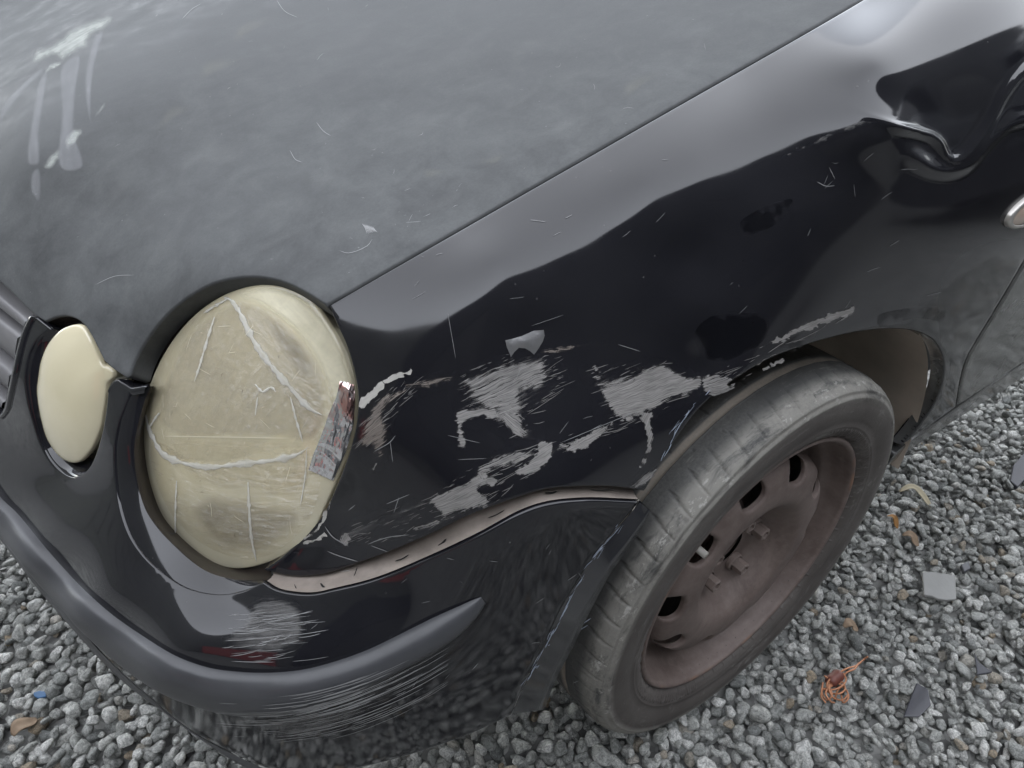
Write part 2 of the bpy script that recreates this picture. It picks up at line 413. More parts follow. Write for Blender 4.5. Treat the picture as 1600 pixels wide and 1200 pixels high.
def scatter():
    pts = []; cell = .028; grid = {}
    n = 34000
    X = rng.uniform(-1.25, 1.75, n); Y = rng.uniform(-1.55, .62, n); R = np.clip(rng.lognormal(math.log(.0096), .30, n), .0050, .0175)
    gx, gy = np.meshgrid(np.arange(-1.25, 1.75, .0142), np.arange(-1.55, .62, .0142)); gx = gx.ravel()+rng.uniform(-.005, .005, gx.size); gy = gy.ravel()+rng.uniform(-.005, .005, gy.size)
    X = np.r_[gx, X]; Y = np.r_[gy, Y]; R = np.r_[np.clip(rng.lognormal(math.log(.0098), .2, gx.size), .0068, .0145), R]
    R *= np.where(X > .05, .80, 1.0)
    keep = ~((X > -.48) & (Y > -.58)) & ~((X > -.62) & (Y > -.1))
    for x, y, r in zip(X[keep], Y[keep], R[keep]):
        ci, cj = int(x//cell), int(y//cell); z = -.018+r*.45
        for i in (ci-1, ci, ci+1):
            for j in (cj-1, cj, cj+1):
                for (a, b, c, q) in grid.get((i, j), ()):
                    d2 = (a-x)**2+(b-y)**2; s = (r+q)*.80
                    if d2 < s*s: z = max(z, c+.72*math.sqrt(s*s-d2))
        if z > .014: continue
        if abs(x) < .13 and -.83 < y < -.60 and z > .004-.0: 
            if (z+r*.5) > .284-math.sqrt(max(0, .282**2-x*x)): continue
        grid.setdefault((ci, cj), []).append((x, y, z, r)); pts.append((x, y, z, r))
    return np.array(pts)
S = scatter()
me = bpy.data.meshes.new('gravel'); me.from_pydata([tuple(p) for p in S[:, :3]], [], [])
ns = len(S)
me.attributes.new('kind_id', 'INT', 'POINT').data.foreach_set('value', rng.integers(0, 14, ns).astype(np.int32))
me.attributes.new('rot', 'FLOAT_VECTOR', 'POINT').data.foreach_set('vector', np.stack([rng.normal(0, .45, ns), rng.normal(0, .45, ns), rng.uniform(0, 6.28, ns)], 1).astype(np.float32).ravel())
me.attributes.new('scl', 'FLOAT_VECTOR', 'POINT').data.foreach_set('vector', (S[:, 3:4]*rng.uniform(.95, 1.25, (ns, 3))).astype(np.float32).ravel())
me.attributes.new('tone', 'FLOAT', 'POINT').data.foreach_set('value', np.clip(rng.normal(.76, .24, ns), 0, 1).astype(np.float32))
me.attributes.new('hue', 'FLOAT', 'POINT').data.foreach_set('value', rng.uniform(0, 1, ns).astype(np.float32))
grav = newobj('gravel', me, SM)
tag(grav, 'loose grey granite chips covering the yard around the wheel', None, None, 'stuff')
gt = bpy.data.node_groups.new('gravel_scatter', 'GeometryNodeTree')
gt.interface.new_socket('Geometry', in_out='INPUT', socket_type='NodeSocketGeometry'); gt.interface.new_socket('Geometry', in_out='OUTPUT', socket_type='NodeSocketGeometry')
gi = gt.nodes.new('NodeGroupInput'); go = gt.nodes.new('NodeGroupOutput'); ip = gt.nodes.new('GeometryNodeInstanceOnPoints')
ci = gt.nodes.new('GeometryNodeCollectionInfo'); ci.inputs['Collection'].default_value = stones; ci.inputs['Separate Children'].default_value = True; ci.inputs['Reset Children'].default_value = True
def na(nm, ty):
    o = gt.nodes.new('GeometryNodeInputNamedAttribute'); o.data_type = ty; o.inputs['Name'].default_value = nm
    return next(s for s in o.outputs if s.enabled and s.name == 'Attribute')
gt.links.new(gi.outputs[0], ip.inputs['Points']); gt.links.new(ci.outputs[0], ip.inputs['Instance']); ip.inputs['Pick Instance'].default_value = True
gt.links.new(na('kind_id', 'INT'), ip.inputs['Instance Index'])
er = gt.nodes.new('FunctionNodeEulerToRotation'); gt.links.new(na('rot', 'FLOAT_VECTOR'), er.inputs[0]); gt.links.new(er.outputs[0], ip.inputs['Rotation'])
gt.links.new(na('scl', 'FLOAT_VECTOR'), ip.inputs['Scale']); gt.links.new(ip.outputs[0], go.inputs[0])
grav.modifiers.new('scatter', 'NODES').node_group = gt

# ------------------------------------------------------------------ unseen yard objects, added so the paint has something to mirror
def rot2(P, a, o):
    P = np.array(P, float); c, s_ = math.cos(a), math.sin(a); Q = P.copy()
    Q[:, 0] = c*P[:, 0]-s_*P[:, 1]+o[0]; Q[:, 1] = s_*P[:, 0]+c*P[:, 1]+o[1]; Q[:, 2] = P[:, 2]+o[2]; return Q
M['block'] = m_plain('concrete_block', (.15, .155, .14), .9, .3, 6., .4)
M['mortar'] = m_plain('mortar', (.09, .09, .082), .95, .2, 20., .3)
M['red'] = m_plain('red_steel_paint', (.36, .035, .025), .45, .2, 4., .1)
M['steel'] = m_plain('galvanised_steel', (.35, .35, .36), .4, .2, 20., .1, metal=.6)
M['clad'] = m_plain('dark_cladding', (.035, .038, .042), .7, .2, 2., .1)
M['door_'] = m_plain('roller_door_steel', (.06, .062, .065), .6, .2, 2., .1)
shed = empty('reflection_shed', (0, -5.4, -.02)); tag(shed, 'long charcoal clad shed added unseen behind the camera to darken the fender reflection', 'building')  # added out of view to put a dark reflection along the fender
for k in range(34):
    x = -10+k*.62
    if k in (9, 10, 11, 12, 13, 20, 21, 22, 23, 24): z0 = 3.4
    else: z0 = .25
    V, F = box(x, x+.60, -.06, 0, z0, 6.55); mesh('cladding_panel', V, F, M['clad'], shed, smooth=False)
    V, F = box(x+.27, x+.33, .0, .03, z0, 6.55); mesh('rib', V, F, M['clad'], shed, smooth=False)
V, F = box(-10, 11.1, -6, -.065, 0, 6.5); mesh('core', V, F, M['clad'], shed, smooth=False)
V, F = box(-10.1, 11.2, -.10, .10, 6.56, 6.8); mesh('fascia', V, F, M['door_'], shed, smooth=False)
for x0 in (-4.42, 2.40):
    for k in range(14):
        V, F = box(x0+.03, x0+3.05, -.055, -.02-.01*(k % 2), .02+k*.24, .235+k*.24); mesh('roller_door_slat', V, F, M['door_'], shed, smooth=False)
# block wall read off the bonnet reflection, extended and raised to darken the bumper
wall = empty('block_wall', (-6.2, 3.2, -.02)); tag(wall, 'tall grey concrete block wall ahead of the car, mirrored in the bonnet', 'wall')
V, F = box(-.42, -.03, -9.2, 5.2, 0, 7.32); mesh('core', V, F, M['mortar'], wall, smooth=False)
bV, bF = box(-.2, 0, -.63, .63, -.215, .215); bmh = None
for r in range(16):
    for k in range(11):
        yy = -8.53+k*1.31+(.65 if r % 2 else 0)
        if yy > 4.6: continue
        if bmh is None:
            b = mesh('block', bV, bF, M['block'], wall, smooth=False); bmh = b.data
            bv = b.modifiers.new('edge', 'BEVEL'); bv.width = .02; bv.segments = 2
        else:
            b = bpy.data.objects.new('block', bmh); COL.objects.link(b); b.parent = wall
        b.location = (rng.uniform(-.02, .02), yy, .24+r*.455)
# unseen van, added to put a dark grey reflection in the fender dent
vn = empty('reflection_van', (2.25, -1.42, -.02)); tag(vn, 'mid grey high roof panel van added unseen behind the camera to darken the fender dent reflection', 'van')
M['van'] = m_plain('dark_van_paint', (.105, .11, .118), .25, .1, 3., .03, coat=.4); M['vglass'] = m_plain('van_glass', (.012, .014, .015), .08, .1, 3., .0)
pf = np.array([(0, .35), (0, .95), (.10, 1.12), (.75, 1.35), (1.35, 2.35), (1.75, 2.68), (5.4, 2.72), (5.55, 2.5), (5.6, .4)])
def slab(pf, ya, yb, inset=.10):
    n = len(pf); c = pf.mean(0); V = []
    for y, k in ((ya, 0), (ya-.0, 0), (yb, 0)): pass
    rings = [(ya-.0, .94), (ya-.08, 1.0), (yb+.08, 1.0), (yb, .94)]
    for y, k in rings: V.append(np.c_[c[0]+(pf[:, 0]-c[0])*k, np.full(n, y), c[1]+(pf[:, 1]-c[1])*k])
    V = np.vstack(V); F = [(r*n+i, r*n+(i+1) % n, (r+1)*n+(i+1) % n, (r+1)*n+i) for r in range(3) for i in range(n)]+[tuple(range(n))[::-1], tuple(3*n+i for i in range(n))]
    return V, F
V, F = slab(pf, 0, -1.95); mesh('body', V, F, M['van'], vn, smooth=False)
V, F = box(-.06, .02, -1.85, -.10, .30, .62); mesh('bumper', V, F, M['trim'], vn, smooth=False)
V = np.array([(.80, -.18, 1.40), (.80, -1.77, 1.40), (1.30, -1.70, 2.24), (1.30, -.25, 2.24)])+[-.02, 0, .02]; mesh('windscreen', np.vstack([V, V+[.03, 0, -.02]]), [(0, 1, 2, 3), (7, 6, 5, 4), (0, 4, 5, 1), (1, 5, 6, 2), (2, 6, 7, 3), (3, 7, 4, 0)], M['vglass'], vn, smooth=False)
for y0 in (-.005, -1.965):
    V, F = box(1.35, 2.05, y0, y0+.02, 1.4, 2.1); mesh('side_window', V, F, M['vglass'], vn, smooth=False)
for y0 in (-.42, -1.80):
    V, F = box(-.02, .05, y0, y0+.27, .78, .98); mesh('headlight', V, F, M['steel'], vn, smooth=False)
for x0 in (.95, 4.6):
    for y0 in (-.12, -1.83):
        t_ = np.linspace(0, 2*np.pi, 28, endpoint=False); V, F = loft([np.stack([x0+r*np.cos(t_), np.full(28, y0+d), .34+r*np.sin(t_)], 1) for r, d in ((.02, .11), (.2, .10), (.22, .12), (.33, .12), (.34, 0), (.33, -.12), (.2, -.1), (.02, -.1))], True); mesh('wheel', V, F, M['black'], vn)
# unseen red cabinet, added to give the paint its red reflection
ct = empty('reflection_cabinet', (-4.9, -3.1, -.02)); ct.rotation_euler[2] = rad(28); tag(ct, 'tall red steel cabinet added unseen ahead of the bumper to give the paint a red reflection', 'cabinet')
V, F = box(-.5, 0, -.24, .24, .08, 1.95); mesh('body', V, F, M['red'], ct, smooth=False)
for ya, yb in ((-.225, -.004), (.004, .225)):
    V, F = box(.002, .022, ya, yb, .12, 1.9); mesh('door', V, F, M['red'], ct, smooth=False)
V, F = box(.024, .05, .03, .055, 1.05, 1.25); mesh('handle', V, F, M['steel'], ct, smooth=False)
for x_ in (-.46, -.04):
    for y_ in (-.19, .19):
        V, F = box(x_-.03, x_+.03, y_-.03, y_+.03, 0, .078); mesh('leg', V, F, M['steel'], ct, smooth=False)

# ------------------------------------------------------------------ the car: skins
GAP = [(512, 475), (600, 424), (720, 355), (930, 235), (1150, 110), (1345, 0), (1560, -121)]
gap_c = [ctl(512, 475, y=-.600), ctl(720, 355, y=-.605), ctl(930, 235, y=-.610), ctl(1150, 110, y=-.615), ctl(1345, 0, y=-.620), ctl(1560, -121, y=-.630)]
HOOD = Skin(gap_c+[
    ctl(425, 432, y=-.530), ctl(330, 443, y=-.490), ctl(262, 490, y=-.462), ctl(215, 560, y=-.448),
    ctl(165, 570, y=-.425), ctl(120, 499, y=-.375), ctl(60, 495, y=-.315), ctl(0, 440, y=-.255), ctl(-80, 385, y=-.16),
    ct3(-.02, -.30, .862), ct3(.25, -.30, .925), ct3(-.25, -.30, .812), ct3(-.42, -.30, .772),
    ct3(-.30, .0, .846), ct3(-.45, .0, .818), ct3(.05, .0, .905),
    ct3(-.56, -.12, .775), ct3(-.54, -.28, .728), ctl(20, 20, y=.46), ctl(-60, 75, y=.40), ctl(-60, -70, y=.86), ctl(200, -80, y=.62)])
# surveyed fender points: (column, row, 1/distance)
FEND = Skin(gap_c+[(1100.7, 479.1, 1.62395), (1095.8, 577.6, 1.57115), (1294.6, 74.1, 1.50522), (1366.5, 108.5, 1.59838), (1416.3, 195.0, 1.53529), (1422.4, 296.7, 1.49707), (1400.3, 399.0, 1.42666), (1375.2, 474.6, 1.37070), (1519.7, -41.5, 1.36545), (1602.0, -10.4, 1.38909), (1648.3, 78.0, 1.40506), (1643.1, 180.6, 1.37344), (1613.2, 286.5, 1.31392), (1560.7, 416.6, 1.22471), (1469.2, 561.6, 1.14202), (856.2, 669.3, 1.74708), (1722.4, -86.4, 1.22526), (1802.8, 55.8, 1.23760), (1749.5, 252.1, 1.14437), (1683.8, 390.2, 1.05998), (1809.9, 304.0, 0.95752), (1930.1, 22.0, 1.08995), (1600.0, 500.0, 1.01372), (1550.0, 600.0, 0.90010), (1720.0, 480.0, 0.79864), (1475.0, 600.0, 1.06689), (1410.0, 697.0, 0.98709), (1400.0, 513.0, 1.30142), (1290.0, 530.0, 1.42039), (1135.0, 603.0, 1.55546), (1005.0, 770.0, 1.57553), (553.0, 588.0, 1.80523), (545.0, 705.0, 1.76698), (510.0, 795.0, 1.63490), (440.0, 885.0, 1.57813), (880.0, 765.0, 1.72573), (740.0, 805.0, 1.75137), (600.0, 882.0, 1.64318), (621.0, 500.3, 1.81850), (699.0, 450.2, 1.81731), (777.0, 408.1, 1.80456), (855.0, 366.4, 1.74197), (933.0, 326.1, 1.69990), (1011.0, 284.3, 1.68919), (1089.0, 247.9, 1.65215), (1167.0, 211.5, 1.60466), (1245.0, 177.6, 1.58613), (1323.0, 139.1, 1.58812), (659.0, 566.4, 1.82117), (737.0, 516.3, 1.82288), (815.0, 474.3, 1.79933), (893.0, 432.5, 1.74393), (971.0, 392.2, 1.70424), (1049.0, 350.4, 1.68422), (1127.0, 314.0, 1.64861), (1205.0, 277.6, 1.60933), (1283.0, 243.7, 1.59072), (1361.0, 205.3, 1.58184), (690.0, 620.3, 1.80729), (768.0, 570.3, 1.79505), (846.0, 528.2, 1.75572), (924.0, 486.4, 1.71843), (1002.0, 446.1, 1.68063), (1080.0, 404.3, 1.64142), (1158.0, 367.9, 1.61686), (1236.0, 331.5, 1.59302), (1314.0, 297.7, 1.57060), (1392.0, 259.2, 1.54774)], 6e-5, dents=[
    (1366, 204, 84, 50, -3, -.0150, 1.0), (1520, 20, 160, 90, -30, -.014, 1.0), (470, 860, 26, 16, -30, .003, 1.2)])
CREASE += [(spline([(1328, 181), (1350, 192), (1380, 205), (1415, 212), (1445, 216), (1462, 226), (1472, 243), (1484, 250), (1500, 244), (1522, 220), (1545, 188), (1565, 150), (1582, 126), (1610, 100), (1640, 88)], 8), 7.5, -.0040), (spline([(1395, 236), (1425, 250), (1450, 262), (1480, 266), (1508, 256), (1540, 222), (1570, 195), (1620, 180)], 8), 12, -.0040)]
BUMP = Skin([
    ctl(1005, 784, y=-.786), ctl(880, 785, y=-.772), ctl(745, 838, y=-.745), ctl(600, 898, y=-.700), ctl(415, 908, y=-.630),
    ctl(920, 882, y=-.784), ctl(853, 1003, y=-.783),
    ct3(-.38, -.768, .42), ct3(-.47, -.738, .42), ct3(-.555, -.693, .42), ct3(-.635, -.610, .42), ct3(-.682, -.50, .42), ct3(-.716, -.40, .42), ct3(-.744, -.30, .42),
    ct3(-.36, -.775, .22), ct3(-.45, -.745, .21), ct3(-.545, -.695, .20), ct3(-.615, -.635, .20),
    ct3(-.36, -.777, .32), ct3(-.46, -.748, .31), ct3(-.552, -.698, .31),
    ctl(0, 830, y=-.30), ctl(75, 920, y=-.385), ctl(150, 1010, y=-.47), ctl(250, 1095, y=-.56),
    ctl(180, 700, y=-.468), ctl(190, 803, y=-.500), ctl(250, 890, y=-.555), ctl(340, 927, y=-.606),
    ctl(170, 600, y=-.430), ctl(45, 640, y=-.345), ctl(20, 580, y=-.315), ctl(60, 500, y=-.317), ctl(97, 741, y=-.392), ctl(150, 700, y=-.438), ctl(0, 652, y=-.282), ctl(-80, 590, y=-.19), ctl(-80, 720, y=-.21)], 3e-4)
for nm, sk, q in (('hood', HOOD, [(100, 100), (400, 200), (800, 100), (300, 400)]), ('fend', FEND, [(700, 500), (1000, 400), (1300, 250), (1540, 500), (1330, 140)]), ('bump', BUMP, [(100, 830), (300, 980), (600, 1150), (800, 900), (110, 760)])):
    print(nm, [(p, np.round(a, 3).tolist(), np.round(b, 2).tolist()) for p, a, b in zip(q, sk.P(q), sk.N(q))])

car = empty('car'); tag(car, 'black damaged car front with taped yellowed headlight and bare steel wheel', 'car')
# ---- bonnet
o_hood = outline([(512, 475), *GAP[1:]], [(1560, -121), (1000, -123)], [(1000, -123), (600, -112), (300, -104), (100, -98), (-80, -92)], [(-80, -92), (-80, 385)],
                 [(-80, 385), (0, 441), (52, 491), (70, 503)], [(70, 503), (86, 496), (104, 494), (120, 499), (132, 509), (144, 528), (154, 548), (162, 564)], [(162, 564), (178, 578), (196, 589)], [(196, 589), (202, 586)],
                 [(202, 586), (210, 565), (232, 527), (262, 490), (300, 460), (337, 441), (375, 433), (412, 433), (450, 443), (484, 460), (510, 477)])
hood = panel('bonnet', M['hood'], HOOD, o_hood, car, step=9, skirt=.022)
# ---- fender
ARCH = [(1410, 697), (1440, 660), (1464, 622), (1474, 588), (1473, 556), (1460, 532), (1436, 519), (1400, 514), (1345, 518), (1290, 530), (1240, 546), (1200, 562), (1160, 585), (1130, 605), (1095, 637), (1060, 682), (1030, 730), (1008, 768)]
o_fend = outline([(514, 477), *[(u+1.6, v+2.4) for u, v in GAP[1:]]], [(1561, -119), (1700, -60)], [(1700, -60), (1655, 300), (1598, 412), (1579, 445), (1546, 500), (1526, 533), (1511, 560), (1502, 590), (1498, 612), (1494, 636)],
                 [(1494, 636), (1450, 668), (1410, 697)], ARCH, [(1008, 768), (958, 761), (900, 761), (854, 765), (812, 777), (733, 806), (680, 832), (637, 851), (600, 866), (550, 884), (505, 898), (460, 901), (412, 892)],
                 [(412, 892), (435, 876), (458, 858), (482, 833), (505, 803), (527, 756), (545, 708), (556, 662), (559, 622), (554, 585), (541, 540), (523, 500), (514, 477)])
fender = panel('fender', M['fender'], FEND, o_fend, car, step=4.5, skirt=.016)
# ---- door and sill
o_door = outline([(1600, 414), (1581, 447), (1548, 502), (1528, 535), (1513, 562), (1504, 592), (1500, 612), (1497, 634)], [(1497, 634), (1600, 566), (1760, 460)], [(1760, 460), (1760, 260)], [(1760, 260), (1657, 302), (1600, 414)])
panel('door', M['dirty'], FEND, o_door, car, step=8, skirt=.02)
SILL = Skin([ctl(1392, 724, y=-.785), ctl(1410, 700, y=-.79), ctl(1497, 638, y=-.795), ctl(1600, 570, y=-.795), ctl(1760, 462, y=-.795), ctl(1462, 676, y=-.775), ctl(1600, 589, y=-.775), ctl(1760, 484, y=-.775)])
o_sill = outline([(1388, 728), (1398, 712), (1412, 699)], [(1412, 699), (1497, 637.5), (1600, 569), (1760, 463)], [(1760, 463), (1760, 486)], [(1760, 486), (1600, 590), (1462, 677), (1388, 728)])
panel('sill', M['dirty'], SILL, o_sill, car, step=6, skirt=.02, rnd=1.5)
# ---- bumper
o_bump = outline([(-80, 590), (0, 652), (8, 640)], [(8, 640), (14, 616), (22, 580), (30, 544), (36, 520), (42, 506)], [(42, 506), (52, 494), (68, 502), (80, 513)], [(80, 513), (68, 522), (58, 531), (48, 548), (42, 570), (40, 592), (42, 615), (46, 637), (54, 665), (64, 694), (79, 720), (97, 738), (116, 745), (130, 739), (141, 726), (151, 702), (160, 668), (165, 636), (168, 606)],
                 [(168, 606), (172, 598), (180, 592)], [(180, 592), (192, 597), (204, 605)], [(204, 605), (203, 616), (194, 640), (186, 662), (181, 685), (179, 710), (180, 737), (183, 770), (190, 803), (203, 837), (225, 868), (250, 891), (290, 917), (340, 928), (380, 923), (412, 909)],
                 [(412, 909), (430, 920), (460, 927), (490, 928), (520, 922), (583, 907), (667, 874), (750, 836), (812, 803), (854, 789), (917, 782), (1000, 785)], [(1000, 785), (960, 832), (920, 882), (897, 918), (874, 957), (853, 1003), (828, 1053), (812, 1088), (800, 1118)],
                 [(800, 1118), (740, 1146), (650, 1178), (562, 1201), (480, 1213), (412, 1200), (380, 1186)], [(380, 1186), (312, 1152), (275, 1127), (240, 1096), (200, 1062), (150, 1012), (100, 955), (60, 910), (25, 866), (0, 832), (-80, 720)], [(-80, 720), (-80, 590)])
bumper = panel('bumper', M['bumper'], BUMP, o_bump, car, step=8, skirt=.02)
# lower lip of the bumper
lipo = [(-80, 735), (0, 843), (25, 876), (60, 922), (100, 968), (150, 1024), (200, 1072), (250, 1109), (300, 1146), (350, 1180), (385, 1200), (440, 1225)]
lipi = [(-80, 720), (0, 832), (25, 865), (60, 909), (100, 954), (150, 1011), (200, 1061), (240, 1095), (275, 1126), (312, 1151), (380, 1185), (440, 1212)]
a = resample(spline(lipi, 5), 90); b = resample(spline(lipo, 5), 90); A0, B0 = BUMP.P(a), BUMP.P(b); V, F = loft([A0-[0, 0, .002], A0*.5+B0*.5+[0, 0, .002], B0, B0+[.012, .004, -.03]])
mesh('lower_lip', V, F, M['trim'], bumper)
# rolled wheel-arch edge of the bumper
ai = [(1001, 786), (960, 833), (920, 883), (897, 919), (874, 958), (853, 1004), (828, 1054), (812, 1089), (800, 1118)]
ao = [(1008, 790), (984, 832), (944, 889), (922, 930), (903, 968), (889, 999), (880, 1016), (862, 1053), (846, 1096)]
a = resample(spline(ai, 5), 70); b = resample(spline(ao, 5), 70)
V, F = loft([BUMP.P(a, -.001), BUMP.P(a*.75+b*.25, .001), BUMP.P(a*.3+b*.7, .006), BUMP.P(b, .009), BUMP.P(b, -.012)])
mesh('arch_lip', V, F, M['lip'], bumper)
# pale inner flange left bare where the fender sprang off
fa = [(410, 893), (440, 900), (470, 903), (505, 900), (550, 886), (600, 868), (637, 853), (680, 834), (733, 808), (812, 779), (854, 767), (900, 763), (958, 763), (1006, 770)]
fb = [(414, 908), (432, 919), (460, 925), (490, 926), (520, 920), (583, 905), (667, 872), (750, 834), (812, 801), (854, 787), (917, 780), (1000, 783)]
a = resample(spline(fa, 5), 110); b = resample(spline(fb, 5), 110); V, F = loft([FEND.P(a-[0, 6], -.022), FEND.P(a+[0, 1], -.018), BUMP.P(a*.5+b*.5, -.016), BUMP.P(a*.2+b*.8, -.010), BUMP.P(b, -.0035)])
mesh('mounting_flange', V, F, M['flange'], bumper)
# dark rub strip
su = [(-80, 655), (0, 776), (25, 800), (75, 860), (125, 915), (175, 960), (225, 995), (275, 1025), (325, 1043), (375, 1050), (425, 1051), (475, 1046), (525, 1033), (575, 1015), (625, 991), (675, 966), (715, 948), (740, 937), (752, 933)]
sl = [(-80, 712), (0, 824), (30, 862), (75, 912), (125, 966), (175, 1016), (225, 1057), (275, 1085), (325, 1103), (375, 1115), (425, 1114), (475, 1108), (525, 1093), (575, 1072), (625, 1046), (675, 1019), (715, 993), (745, 964), (759, 942)]
a = resample(spline(su, 4), 150); b = resample(spline(sl, 4), 150); cv = [BUMP.P(a, -.004)]
env = np.minimum(1, np.minimum(1, (np.linspace(1, 0, 150))/.10))**.5
for t in np.linspace(0, 1, 15):
    h = .014*(1-(2*abs(t-.45)/1.1)**3.0)
    cv.append(BUMP.P(a*(1-t)+b*t, np.maximum(h*env, .0005)))
cv.append(BUMP.P(b, -.004)); V, F = loft(cv); mesh('rub_strip', V, F, M['trim'], bumper)
# ---- big headlight
LENSO = [(229, 610), (240, 580), (262, 539), (292, 501), (322, 475), (356, 456), (394, 445), (424, 444), (450, 449), (484, 465), (516, 507), (538, 547), (551, 588), (556, 625), (554, 662), (544, 707), (527, 752), (508, 795), (485, 840), (450, 866), (415, 882), (380, 890), (350, 888), (320, 876), (280, 846), (250, 813), (235, 776), (225, 737), (219, 690), (221, 645)]
lp = np.array([(-.552, -.452, .605), (-.438, -.513, .722), (-.424, -.615, .650), (-.520, -.585, .500)])
lc = lp.mean(0); ln = np.linalg.svd(lp-lc)[2][2]; ln = ln if ln@(CAM-lc) > 0 else -ln
lo = spline(LENSO, 4, True)
def on_plane(uv, c, n, off=0.):
    d = rays(uv); return CAM+d*(((c+n*off-CAM)@n)/(d@n))[:, None]
class Dome:
    def __init__(s, c, n, poly, h, pw=1.0):
        s.c, s.n0, s.h, s.pw = c, n, h, pw; s.e = on_plane(poly, c, n)
        s.c = s.e.mean(0); u = s.e[0]-s.c; s.a = u/np.linalg.norm(u); s.b = np.cross(n, s.a)
        q = s.e-s.c; ang = np.arctan2(q@s.b, q@s.a); o = np.argsort(ang); s.ang = np.r_[ang[o]-2*np.pi, ang[o], ang[o]+2*np.pi]; s.rad = np.tile(np.linalg.norm(q, axis=1)[o], 3)
    def bulge(s, P):
        q = P-s.c; r = np.hypot(q@s.a, q@s.b); R = np.interp(np.arctan2(q@s.b, q@s.a), s.ang, s.rad)
        return s.h*np.maximum(0, 1-(r/R)**2.4)**s.pw
    def P(s, uv, off=0.):
        uv = np.atleast_2d(np.asarray(uv, float)); P = on_plane(uv, s.c, s.n0)
        for _ in range(12):
            h = s.bulge(P); d = rays(uv); X = CAM+d*(((s.c@s.n0+h-CAM@s.n0))/(d@s.n0))[:, None]
            P = X-s.n0*h[:, None]
        X = P+s.n0*s.bulge(P)[:, None]
        if np.any(off): X = X+s.N(uv)*np.reshape(off, (-1, 1))
        return X
    def N(s, uv):
        uv = np.atleast_2d(np.asarray(uv, float)); h = 1.; a = s.P(uv+[h, 0])-s.P(uv-[h, 0]); b = s.P(uv+[0, h])-s.P(uv-[0, h])
        n = np.cross(a, b); n /= np.linalg.norm(n, axis=1)[:, None]; f = ((CAM-s.P(uv))*n).sum(1) < 0; n[f] *= -1; return n
LENS = Dome(lc, ln, lo, .021)
print('lens plane', lc, ln, 'lens edge', np.round(LENS.P([(424, 444), (556, 625), (380, 890), (221, 645)]), 3).tolist())
def m_lens(name, c1, c2, c3, clear=0.0, rim=.5):
    m = MT(name); c = m.coord()
    n1 = m.noise(c, 9, 5, .6, .8); n2 = m.noise(c, 60, 5, .7, .3); n3 = m.noise(m.map(c, (30, 30, 180)), 1, 4, .6)
    col = m.mix(m.ramp(n1, .35, .68), c1, c2); col = m.mix(m.math('MULTIPLY', m.ramp(n2, .4, .75), .25), col, c3)
    p = m.pb(col=col, rough=m.ramp(n2, .3, .7, .10, .28), ior=1.5, coat=1.0, coatr=.04, nor=m.bump(m.math('ADD', m.math('MULTIPLY', n2, .3), m.math('MULTIPLY', n3, .15)), .08, .002))
    if not clear: return m.done(p)
    f = m.math('MULTIPLY', m.ramp(n1, .3, .7, .75, 1.15), clear); t = m.n('ShaderNodeBsdfTransparent', None, Color=(.97, .92, .78)).outputs[0]
    g = m.n('ShaderNodeBsdfGlossy', None, Color=(1, 1, 1), Roughness=.04).outputs[0]; fr = m.n('ShaderNodeFresnel', None, IOR=1.5).outputs[0]
    return m.done(m.shmix(f, p, m.shmix(fr, t, g)))
M['lens'] = m_lens('yellowed_lens', (.90, .82, .58), (.93, .87, .67), (.86, .78, .56), .42)
M['lens2'] = m_lens('yellowed_small_lens', (.70, .63, .43), (.74, .67, .48), (.67, .60, .41))
hl = empty('headlight', (0, 0, 0), car)
panel('lens', M['lens'], LENS, lo, hl, step=6, skirt=.03, rnd=3.0)
# inner housing behind the clouded lens: cream ring, fluted reflector bowl, bulb
def lens_ring(f, dz, flute=0.0, sh=(0, 0), n=160):
    a = np.linspace(-np.pi, np.pi, n, endpoint=False); R = np.interp(a, LENS.ang, LENS.rad)*f*(1+flute*np.cos(a*28))
    return LENS.c+ln*dz+(R*np.cos(a)+sh[0])[:, None]*LENS.a+(R*np.sin(a)+sh[1])[:, None]*LENS.b
M['inner'] = m_plain('inner_ring_plastic', (.74, .69, .53), .45, .15, 20, .1); M['refl'] = m_plain('dull_reflector', (.90, .84, .68), .3, .15, 12, .12, 60, metal=.25); M['bulb'] = m_plain('bulb_glass', (.55, .52, .45), .15, .2, 60)
V, F = loft([lens_ring(.995, -.004), lens_ring(.95, -.012), lens_ring(.83, -.014), lens_ring(.80, -.020)], True); mesh('inner_ring', V, F, M['inner'], hl)
V, F = loft([lens_ring(f, -.020-.085*(1-(f/.80)**2), .012 if .2 < f < .78 else 0) for f in np.linspace(.80, .06, 22)], True); mesh('reflector', V, F, M['refl'], hl)
V, F = tube([LENS.c-ln*.10, LENS.c-ln*.06, LENS.c-ln*.045, LENS.c-ln*.038], [.013, .013, .011, .004], 20); mesh('bulb', V, F, M['bulb'], hl)
# recess wall under the bonnet lip
ro = [(200, 592), (203, 586), (210, 565), (232, 527), (262, 490), (300, 460), (337, 441), (375, 433), (412, 433), (450, 443), (484, 460), (511, 478), (526, 503)]
ri = [(226, 612), (232, 598), (240, 578), (262, 539), (292, 501), (322, 475), (356, 456), (394, 445), (424, 444), (450, 449), (480, 463), (500, 482), (520, 512)]
a = resample(spline(ro, 4), 90); b = resample(spline(ri, 4), 90)
V, F = loft([HOOD.P(a, -.004), HOOD.P(a*.92+b*.08, -.006)*.5+LENS.P(a*.92+b*.08, -.004)*.5, LENS.P(a*.4+b*.6, -.004), LENS.P(b, -.012), LENS.P(b, -.05)]); mesh('upper_recess', V, F, M['recess'], hl)
